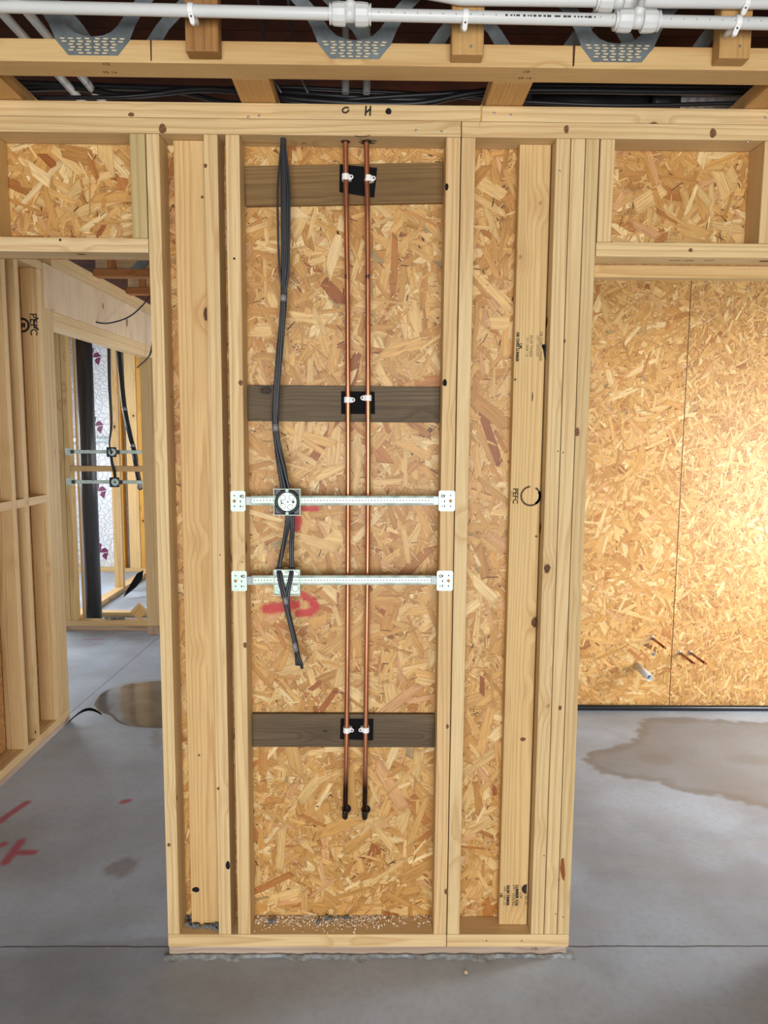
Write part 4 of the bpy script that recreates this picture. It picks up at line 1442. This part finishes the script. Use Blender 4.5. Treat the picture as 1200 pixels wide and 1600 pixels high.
# cables lying in the gap over the plate
for i, (pts, r, lab) in enumerate((
        ([(-1.3, .16, 2.71), (-.9, .17, 2.705), (-.55, .15, 2.69), (-.28, .12, 2.672), (-.1, .10, 2.654), (.15, .10, 2.648), (.4, .10, 2.684), (.8, .10, 2.690), (1.4, .12, 2.698)], .0095, 'thickest black cable lying over the wall plate'),
        ([(-1.3, .19, 2.688), (-.95, .17, 2.70), (-.75, .15, 2.67), (-.5, .13, 2.682), (-.2, .085, 2.635), (.1, .075, 2.625), (.35, .085, 2.668), (.9, .085, 2.672), (1.4, .1, 2.682)], .0095, 'black cable sagging in the gap over the copper pipes'),
        ([(-1.2, .24, 2.72), (-.7, .22, 2.72), (-.45, .17, 2.66), (-.25, .12, 2.64), (.1, .09, 2.655), (.6, .12, 2.69), (1.4, .14, 2.695)], .008, 'black cable highest in the gap over the wall'),
        ([(-1.2, .14, 2.655), (-.8, .12, 2.652), (-.62, .14, 2.675), (-.3, .13, 2.69), (.2, .12, 2.668), (.38, .11, 2.652), (.7, .075, 2.628), (1.1, .075, 2.640)], .006, 'thin black cable crossing low in the gap over the wall'))):
    o = obj('ceiling_cable', tube_me(pts, r, 9, 8), M['cable_black'], recentre=True)
    tag(o, lab, 'cable', 'cables over the wall plate')
for px in (405, 452):
    p0 = at(px - 3, -6, -.24)
    p1 = at(px + 4, 62, -.20)
    o = obj('hanging_cable', tube_me([p0 + Vector((0, .015, .08)), p0 + Vector((0, .012, 0)), p1 + Vector((0, .1, 0)), p1 + Vector((.01, .14, -.03)), p1 + Vector((.02, .22, -.03))], .0042, 8, 6), M['cable_black'], recentre=True)
    tag(o, 'thin black cable dropping behind the lower white pipe, %s one' % ('left' if px == 405 else 'right'), 'cable', 'cables behind the white pipe')
# foil duct at the right in the gap
bm = bmesh.new()
prof = []
L = .62
for k in range(44):
    prof.append((L * k / 43, .047 + .0014 * (k % 2)))
lathe_bm(bm, prof, (.93, .235, 2.70), (1, 0, .02), 20, False)
dz = obj('foil_duct', from_bm(bm), M['foil'], recentre=True)
tag(dz, 'crinkled silver foil duct in the ceiling gap at right', 'duct')
o = obj('duct_tape_collar', lathe_me([(0, .05), (.02, .052), (.05, .0525), (.085, .05)], (.84, .235, 2.698), (1, 0, .02), 20), M['cable_black'], recentre=True)
tag(o, 'shiny black collar joining the foil duct in the ceiling gap', 'duct collar')
o = obj('black_duct', lathe_me([(0, .046), (.36, .046)], (.47, .235, 2.69), (1, 0, .02), 20), M['cable_black'], recentre=True)
tag(o, 'dull black duct in the ceiling gap left of the foil duct', 'duct')

# ------------------------------------------------------------------ right room: OSB wall, stubs, conduit
wr = empty('wall_right', (1.8, 2.13, 0))
tag(wr, 'far OSB wall seen through the right opening', 'wall', kind='structure')
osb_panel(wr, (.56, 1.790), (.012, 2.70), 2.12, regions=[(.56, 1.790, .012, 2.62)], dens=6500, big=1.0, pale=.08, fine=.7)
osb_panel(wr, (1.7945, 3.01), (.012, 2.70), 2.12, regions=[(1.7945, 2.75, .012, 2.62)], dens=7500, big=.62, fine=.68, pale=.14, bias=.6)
for k in range(26):
    z = .06 + k * .098
    for dx in (-.014, .014):
        obj('nail_head', lathe_me([(0, .0028), (.0006, .0026)], (1.792 + dx + random.uniform(-.004, .004), 2.1186, z + random.uniform(-.02, .02)), (0, -1, 0), 6), M['ink'], wr, recentre=True)
for k in range(11):
    obj('nail_head', lathe_me([(0, .0028), (.0006, .0026)], (1.25 + k * .11 + random.uniform(-.02, .02), 2.1186, .035 + random.uniform(-.006, .006)), (0, -1, 0), 6), M['ink'], wr, recentre=True)
for (px, py), L, lab in (((1019, 997), .20, 'short copper stub alone on the far OSB wall, highest of three'), ((1062, 1020), .20, 'short copper stub on the far OSB wall, middle of three'), ((1079, 1020), .20, 'short copper stub on the far OSB wall, rightmost of three')):
    p = at(px, py, 2.12)
    root = empty('copper_stub', (p.x, 2.118, p.z))
    tag(root, lab, 'pipe stub', 'copper stubs on the far wall')
    obj('tube', lathe_me([(0, .0078), (L, .0078), (L, .006), (L - .004, .006), (L - .004, 0)], (p.x, 2.1195, p.z), (0, -1, -.006), 14), plain('dull_copper', (164, 96, 62), .35, .8), root, recentre=True)
    obj('flange', lathe_me([(0, .0135), (.003, .0135), (.004, .009)], (p.x, 2.1188, p.z), (0, -1, 0), 16), M['screw'], root, recentre=True)
p = at(995, 1040, 2.12)
root = empty('waste_pipe', (p.x, 2.118, p.z))
tag(root, 'white plastic waste pipe stub sticking out of the far OSB wall', 'pipe stub')
obj('tube', lathe_me([(0, .0205), (.215, .0205), (.215, .0178), (.02, .0178)], (p.x, 2.1185, p.z), (0, -1, -.01), 24), M['white_plastic'], root, recentre=True)
obj('bore_shade_disc', lathe_me([(0, .0177), (.004, .0177)], (p.x, 1.945, p.z - .0017), (0, -1, 0), 20), plain('bore_shade_grey', (104, 110, 116), .6), root, recentre=True)  # grey disc near the mouth, coloured as the shade inside the pipe
p = at(1021, 1022, 2.12)
o = obj('wall_plug_hole', lathe_me([(0, .011), (.001, .011)], (p.x, 2.1185, p.z), (0, -1, 0), 14), M['debris'], wr, recentre=True)
o = obj('conduit', tube_me([(.95, 2.085, .0185), (1.5, 2.085, .0175), (2.1, 2.083, .0175), (2.9, 2.085, .018)], .0165, 14, 6), M['conduit'], recentre=True)
tag(o, 'black conduit lying on the floor along the foot of the far OSB wall', 'conduit')
# side wall closing that room and ends
wf = empty('wall_side_right', (3.2, 0.0, 0))
tag(wf, 'plastered outer wall at the right beyond view, with a window opening', 'wall', kind='structure')
for yr, zr in (((-6.0, .2), (0, 2.85)), ((1.25, 6.4), (0, 2.85)), ((.2, 1.25), (0, .4)), ((.2, 1.25), (2.0, 2.85))):
    timber('wall_panel', wf, (3.2, 3.3), yr, zr, 'z', M['plaster'], bev=0)
wq = empty('wall_side_left', (-3.3, -3.0, 0))
tag(wq, 'plastered outer wall at the left beyond view', 'wall', kind='structure')
timber('wall_panel', wq, (-3.4, -3.3), (-6.0, 0.0), (0, 2.85), 'z', M['plaster'], bev=0)
wz = empty('wall_rear', (0.0, -6.0, 0))
tag(wz, 'plastered wall behind the viewer with a wide glazed opening', 'wall', kind='structure')
for xr, zr in (((-3.4, -1.75), (0, 2.85)), ((2.15, 3.3), (0, 2.85)), ((-1.75, 2.15), (2.35, 2.85))):
    timber('wall_panel', wz, xr, (-6.1, -6.0), zr, 'z', M['plaster'], bev=0)

# ------------------------------------------------------------------ left wall running back, with its ply header
wl = empty('wall_left', (-1.795, 2.4, 0))
tag(wl, 'open stud wall running back beyond the left opening', 'wall', kind='structure')
LX = (-1.840, -1.750)
stL = []
for y0_, tn in ((.35, 1), (.75, 1), (1.08, 1), (1.36, 1.0), (1.488, .96), (1.735, 1.02), (1.7785, .9), (1.822, .9), (1.8655, .88)):
    stL.append(timber('stud', wl, LX, (y0_, y0_ + .0415), (PB, 2.49), 'z', M['pine'], (tn, tn * .97, tn * .92)))
timber('sole_plate', wl, LX, (.11, 1.907), (.030, PB - .0004), 'y', tint=(.98, .96, .92))
timber('lower_sole_plate', wl, (-1.842, -1.748), (.11, 1.9085), (.0006, .0296), 'y', M['sole'], (1.1, 1.1, 1.12))
timber('top_plate', wl, LX, (.11, 1.907), (2.4905, 2.532), 'y', tint=(.9, .9, .88))
for (a, b), z in (((1.405, 1.4865), 1.302), ((1.531, 1.734), 1.300), ((1.123, 1.3585), 1.304)):
    timber('noggin', wl, LX, (a, b), (z - .021, z + .021), 'y', tint=(1.02, 1.0, .98))
timber('osb_panel', wl, (-1.8525, -1.8425), (.11, 1.907), (.03, 2.53), 'z', M['osb_base'], bev=0)
# header over the wide opening: plates, ply face, bottom strips
timber('header_top_plate', wl, (-1.842, -1.748), (1.9085, 3.72), (2.5335, 2.575), 'y', tint=(.95, .93, .9))
timber('header_top_plate', wl, (-1.842, -1.748), (.11, 3.72), (2.5755, 2.617), 'y', tint=(1.0, .97, .92))
timber('header_ply', wl, (-1.836, -1.742), (1.80, 3.72), (2.296, 2.5325), 'z', M['ply'])
timber('header_strip', wl, (-1.838, -1.748), (1.9085, 3.72), (2.254, 2.2955), 'y', tint=(.98, .95, .9))
timber('header_strip', wl, (-1.838, -1.750), (1.9085, 3.72), (2.212, 2.2535), 'y', tint=(1.02, 1.0, .98))
# end post of the header
po = timber('post', wl, (-1.848, -1.747), (3.672, 3.742), (.075, 2.2115), 'z', tint=(.96, .92, .84))
timber('post_block', wl, (-1.846, -1.745), (3.668, 3.745), (.0006, .0745), 'z', M['sole'], (.95, .85, .75))
# grade stamp on the third stud's broad face
stamp('PEFC', 52, 507, 1.735, stL[5], 14, bold=.0006)
stamp('PEFC/16-37-105', 47.5, 507, 1.735, stL[5], 3.6, mat='ink_faint')
ring_mark(35, 508, 1.735, stL[5], 10, 3, -100, 100, arrows=True)
ring_mark(62, 506, 1.735, stL[5], 9, 2.4, 100, 260)

# ------------------------------------------------------------------ framing at the back left
BY = 3.78
wb = empty('wall_back', (-2.2, BY, 0))
tag(wb, 'stud frame at the back left with the dark pipe behind it', 'wall', kind='structure')
timber('sole_plate', wb, (-2.62, -1.852), (BY, BY + .089), (.042, .084), 'x', tint=(.96, .9, .8))
timber('lower_sole_plate', wb, (-2.62, -1.852), (BY + .004, BY + .089), (.0006, .0415), 'x', M['sole'], (.9, .8, .66))
for (a, b), tn in (((-2.552, -2.508), (.95, .86, .7)), ((-2.505, -2.463), (.96, .89, .74)), ((-2.66, -2.62), (1, 1, 1))):
    timber('stud', wb, (a, b), (BY, BY + .089), (.0845, 2.55), 'z', M['pine'], tn)
xa, xb_, xc_ = at(117, 950, BY + .12).x, at(125.5, 950, BY + .16).x, at(132, 950, BY + .30).x
timber('stud', wb, (xa, xb_), (BY + .12, BY + .16), (.0, 2.55), 'z', M['pine'], (1.0, .93, .85))
timber('stud', wb, (xb_ - .04, xc_), (BY + .30, BY + .38), (.0, 2.55), 'z', M['pine'], (.82, .7, .55))
timber('noggin', wb, (-2.461, -1.852), (BY + .002, BY + .089), (1.318, 1.360), 'x', tint=(.95, .86, .72))
timber('top_plate', wb, (-2.62, -1.852), (BY, BY + .089), (2.5505, 2.592), 'x')
# soil pipe
o = obj('soil_pipe', lathe_me([(0, .067), (2.7, .067)], (at(146.5, 960, BY + .215).x, BY + .215, .0), (0, 0, 1), 28), M['soil'])
tag(o, 'fat charcoal soil pipe standing behind the back left studs', 'pipe')
o = obj('thin_conduit', tube_me([(at(133, 950, BY + .13).x, BY + .13, .02), (at(133, 950, BY + .13).x, BY + .13, 2.6)], .006, 10, 0), M['white_plastic'], recentre=True)
tag(o, 'thin white conduit standing just left of the charcoal soil pipe', 'conduit')
mounting_bar(-2.44, -1.885, 1.481, 1.483, 0, 0, 0, '', True, y=BY - .003) if False else None


def far_bar(z, px_box, label):
    """the same kind of bar farther off: bar, two brackets, box with a round plate"""
    y = BY
    root = empty('mounting_bar', (-2.17, y, z - .015))
    tag(root, label, 'mounting bar', 'mounting bars in the back left frame')
    bm = bmesh.new()
    bm_box(bm, (-2.435, -1.868), (y - .010, y - .003), (z - .014, z + .014))
    bmesh.ops.bevel(bm, geom=list(bm.edges), offset=.002, segments=1, affect='EDGES')
    obj('bar', from_bm(bm), M['galv'], root, recentre=True)
    for a, b in ((-2.497, -2.44), (-1.872, -1.858)):
        bm = bmesh.new()
        bm_box(bm, (a, b), (y - .006, y - .0005), (z - .030, z + .030))
        bmesh.ops.bevel(bm, geom=list(bm.edges), offset=.002, segments=1, affect='EDGES')
        obj('end_bracket', from_bm(bm), M['galv'], root, recentre=True)
    bm = bmesh.new()
    bm_box(bm, (-2.450, -2.425), (y - .018, y - .0105), (z - .015, z + .013))
    obj('socket', from_bm(bm), M['printed'], root, recentre=True)
    xb = at(px_box, 700, y - .03).x
    bm = bmesh.new()
    bm_box(bm, (xb - .040, xb + .036), (y - .034, y - .0105), (z - .040, z + .038))
    bmesh.ops.bevel(bm, geom=list(bm.edges), offset=.003, segments=1, affect='EDGES')
    bx = obj('back_box', from_bm(bm), M['cable_black'], root, recentre=True)
    obj('round_plate', lathe_me([(0, .030), (.003, .029), (.003, .0)], (xb + .006, y - .0342, z), (0, -1, 0), 24, False), M['galv'], bx, recentre=True)
    obj('stamped_letter', lathe_me([(0, .009), (.0008, .009)], (xb + .008, y - .0373, z), (0, -1, 0), 4), M['printed'], bx, recentre=True)
    bm = bmesh.new()
    bm_box(bm, (xb + .040, xb + .058), (y - .020, y - .0105), (z - .018, z + .016))
    obj('clamp', from_bm(bm), M['printed'], root, recentre=True)


far_bar(1.477, 174, 'upper small galvanised bar between the back left studs')
far_bar(1.235, 177, 'lower small galvanised bar between the back left studs')
bundle('cable_bundle', [at(170, 536, BY + .06), at(171, 600, BY + .06), at(174, 660, BY + .05), at(171, 692, BY - .02), at(173, 706, BY - .036), at(175, 722, BY + .0), at(179, 738, BY - .012), at(180, 752, BY - .03)], 'thin black cables dropping to the small bars at back left', 3, .006, .007, mat='cable_black', n_seg=6)
bundle('cable_bundle', [at(184, 540, BY + .35), at(189, 580, BY + .33), at(194, 635, BY + .3), at(203, 680, BY + .26), at(209, 705, BY + .22), at(214, 735, BY + .2), at(219, 765, BY + .18)], 'thick black taped cable bundle hanging at back left near the post', 7, .009, .013, mat='cable_black', n_seg=6, tapes=((.35, .03), (.62, .03), (.97, .07)))
bundle('cable_bundle', [at(243, 500, BY - .25), at(237, 545, BY - .25), at(230, 560, BY - .25), at(214, 574, BY - .25)], 'short black cable tails poking out below the ply header', 3, .004, .005, mat='cable_black', n_seg=6)
o = obj('loose_cable', tube_me([(-1.70, 3.3, 2.68), at(234, 460, 3.2), at(222, 478, 2.95), at(200, 496, 2.75), at(170, 505, 2.6), at(148, 503, 2.5), at(129, 496, 2.4)], .005, 8, 8), M['cable_black'], recentre=True)
tag(o, 'single loose black cable curving across the ply header', 'cable')

# deeper room: perpendicular sole, posts, membrane wall
wd = empty('wall_back_deep', (-2.6, 5.2, 0))
tag(wd, 'deeper framing behind the back left frame', 'wall', kind='structure')
timber('sole_plate', wd, (-2.66, -2.57), (3.95, 6.28), (.0006, .042), 'y', tint=(1.05, 1.0, .95))
timber('stud', wd, (-2.665, -2.575), (5.26, 5.305), (.0425, 2.6), 'z', tint=(1.0, .92, .8))
timber('sill', wd, (-2.57, -1.80), (4.23, 4.32), (.0006, .042), 'x', tint=(1.02, .98, .92))
wfar = empty('wall_far', (-2.6, 6.35, 0))
tag(wfar, 'outer wall lined with white printed membrane far at back left', 'wall', kind='structure')
bm = bmesh.new()
bm_box(bm, (-4.6, -1.2), (6.38, 6.384), (.0, 2.75))
obj('membrane', from_bm(bm), M['membrane'], wfar, recentre=True)
timber('sole_plate', wfar, (-4.6, -1.2), (6.285, 6.375), (.0006, .042), 'x', tint=(.9, .82, .7))
for a, b, m, tn in ((-2.845, -2.72, 'pine', (1, .94, .82)), (-2.715, -2.655, 'yellow', (1.0, 1.0, 1.0)), (-2.94, -2.90, 'yellow', (.9, .85, .7)), (-3.62, -3.54, 'pine', (.95, .88, .75)), (-2.5, -2.4, 'pine', (1, 1, 1)), (-2.2, -2.1, 'pine', (1, 1, 1))):
    timber('stud', wfar, (a, b), (6.285, 6.374), (.0425, 2.7), 'z', M[m], tn)
timber('transom', wfar, (-3.538, -2.95), (6.29, 6.37), (1.50, 1.545), 'x', M['web'])
for px, py in ((151, 557), (154.5, 664), (159.5, 766), (163, 862)):
    c = at(px, py, 6.378)
    s = (c - CAM).length / 1155
    parts = [[(-7, 13), (-3, 11), (-5, -1), (-7, -3), (-10, 3)], [(1, 6), (5.5, 1), (5, 0), (-1, -1.5), (-5, -1), (-3, 4)], [(5, -1), (2, -12.5), (-3, -7), (-1, -2.5)]]
    g = None
    bm = bmesh.new()
    for q in parts:
        prism_bm(bm, [(c.x + a * s * 1.15, 6.3795, c.z + b * s) for a, b in q], (0, -1, 0), .0008)
    bmesh.ops.recalc_face_normals(bm, faces=bm.faces)
    obj('printed_mark', from_bm(bm), M['logo'], wfar, recentre=True)
# offcut and strip of black membrane on the floor back there
p = atz(215, 955, .02)
me = box_me(.098, .042, .098, .002)
p = at(217, 953, 3.83)
o = obj('timber_offcut', me, M['pine'], None, (p.x, 3.835, .0845 + .0695), (0, math.radians(43), 0), (.92, .80, .60))
tag(o, 'small square timber offcut tilted on its corner behind the back sole plate', 'offcut')
bm = bmesh.new()
q = [at(192, 934, 4.9), at(198, 922, 4.95), at(214, 896, 5.1), at(224, 891, 5.15), at(222, 906, 5.15), at(212, 918, 5.05)]
prism_bm(bm, q, (0, 1, 0), .004)
bmesh.ops.recalc_face_normals(bm, faces=bm.faces)
o = obj('damp_proof_strip', from_bm(bm), M['pad'], recentre=True)
tag(o, 'curled strip of black membrane lying in the deep back left room', 'membrane strip')
bm = bmesh.new()
for sx_, sy_ in ((-2.2, 3.83), (-2.17, 3.84), (-2.13, 3.83), (-2.24, 3.845), (-2.10, 3.84)):
    for k in range(4):
        v = bmesh.ops.create_icosphere(bm, subdivisions=1, radius=random.uniform(.006, .014))['verts']
        p = Vector((sx_ + random.gauss(0, .012), sy_ + random.gauss(0, .008), .0945))
        for u in v:
            u.co = u.co + p
o = obj('mortar_crumbs', from_bm(bm), M['debris'], recentre=True)
tag(o, 'grey mortar crumbs on the back left sole plate', 'crumbs', kind='stuff')
# black scrap of membrane by the end of the left wall
bm = bmesh.new()
e0 = Vector((-1.742, 1.84, .006))
rows = []
for k in range(9):
    t_ = k / 8
    c = e0 + Vector((.16 * t_, .10 * t_ + .02 * math.sin(t_ * 3), .055 * math.sin(t_ * 2.9)))
    wd_ = .028 * (1 - t_) + .003
    rows.append((bm.verts.new(c + Vector((0, -wd_, -.004 + .004 * t_))), bm.verts.new(c + Vector((0, wd_, .006)))))
for a, b in zip(rows, rows[1:]):
    bm.faces.new((a[0], b[0], b[1], a[1]))
bmesh.ops.solidify(bm, geom=list(bm.faces), thickness=.0015)
o = obj('membrane_scrap', from_bm(bm, smooth=True), M['pad'], recentre=True)
tag(o, 'curled black scrap on the floor by the left wall end', 'scrap')

# ------------------------------------------------------------------ parenting, done last so that every piece keeps its place
bpy.context.view_layer.update()
for c, p in PEND:
    mw = c.matrix_world.copy()
    c.parent = p
    c.matrix_parent_inverse = p.matrix_world.inverted()
bpy.context.view_layer.update()
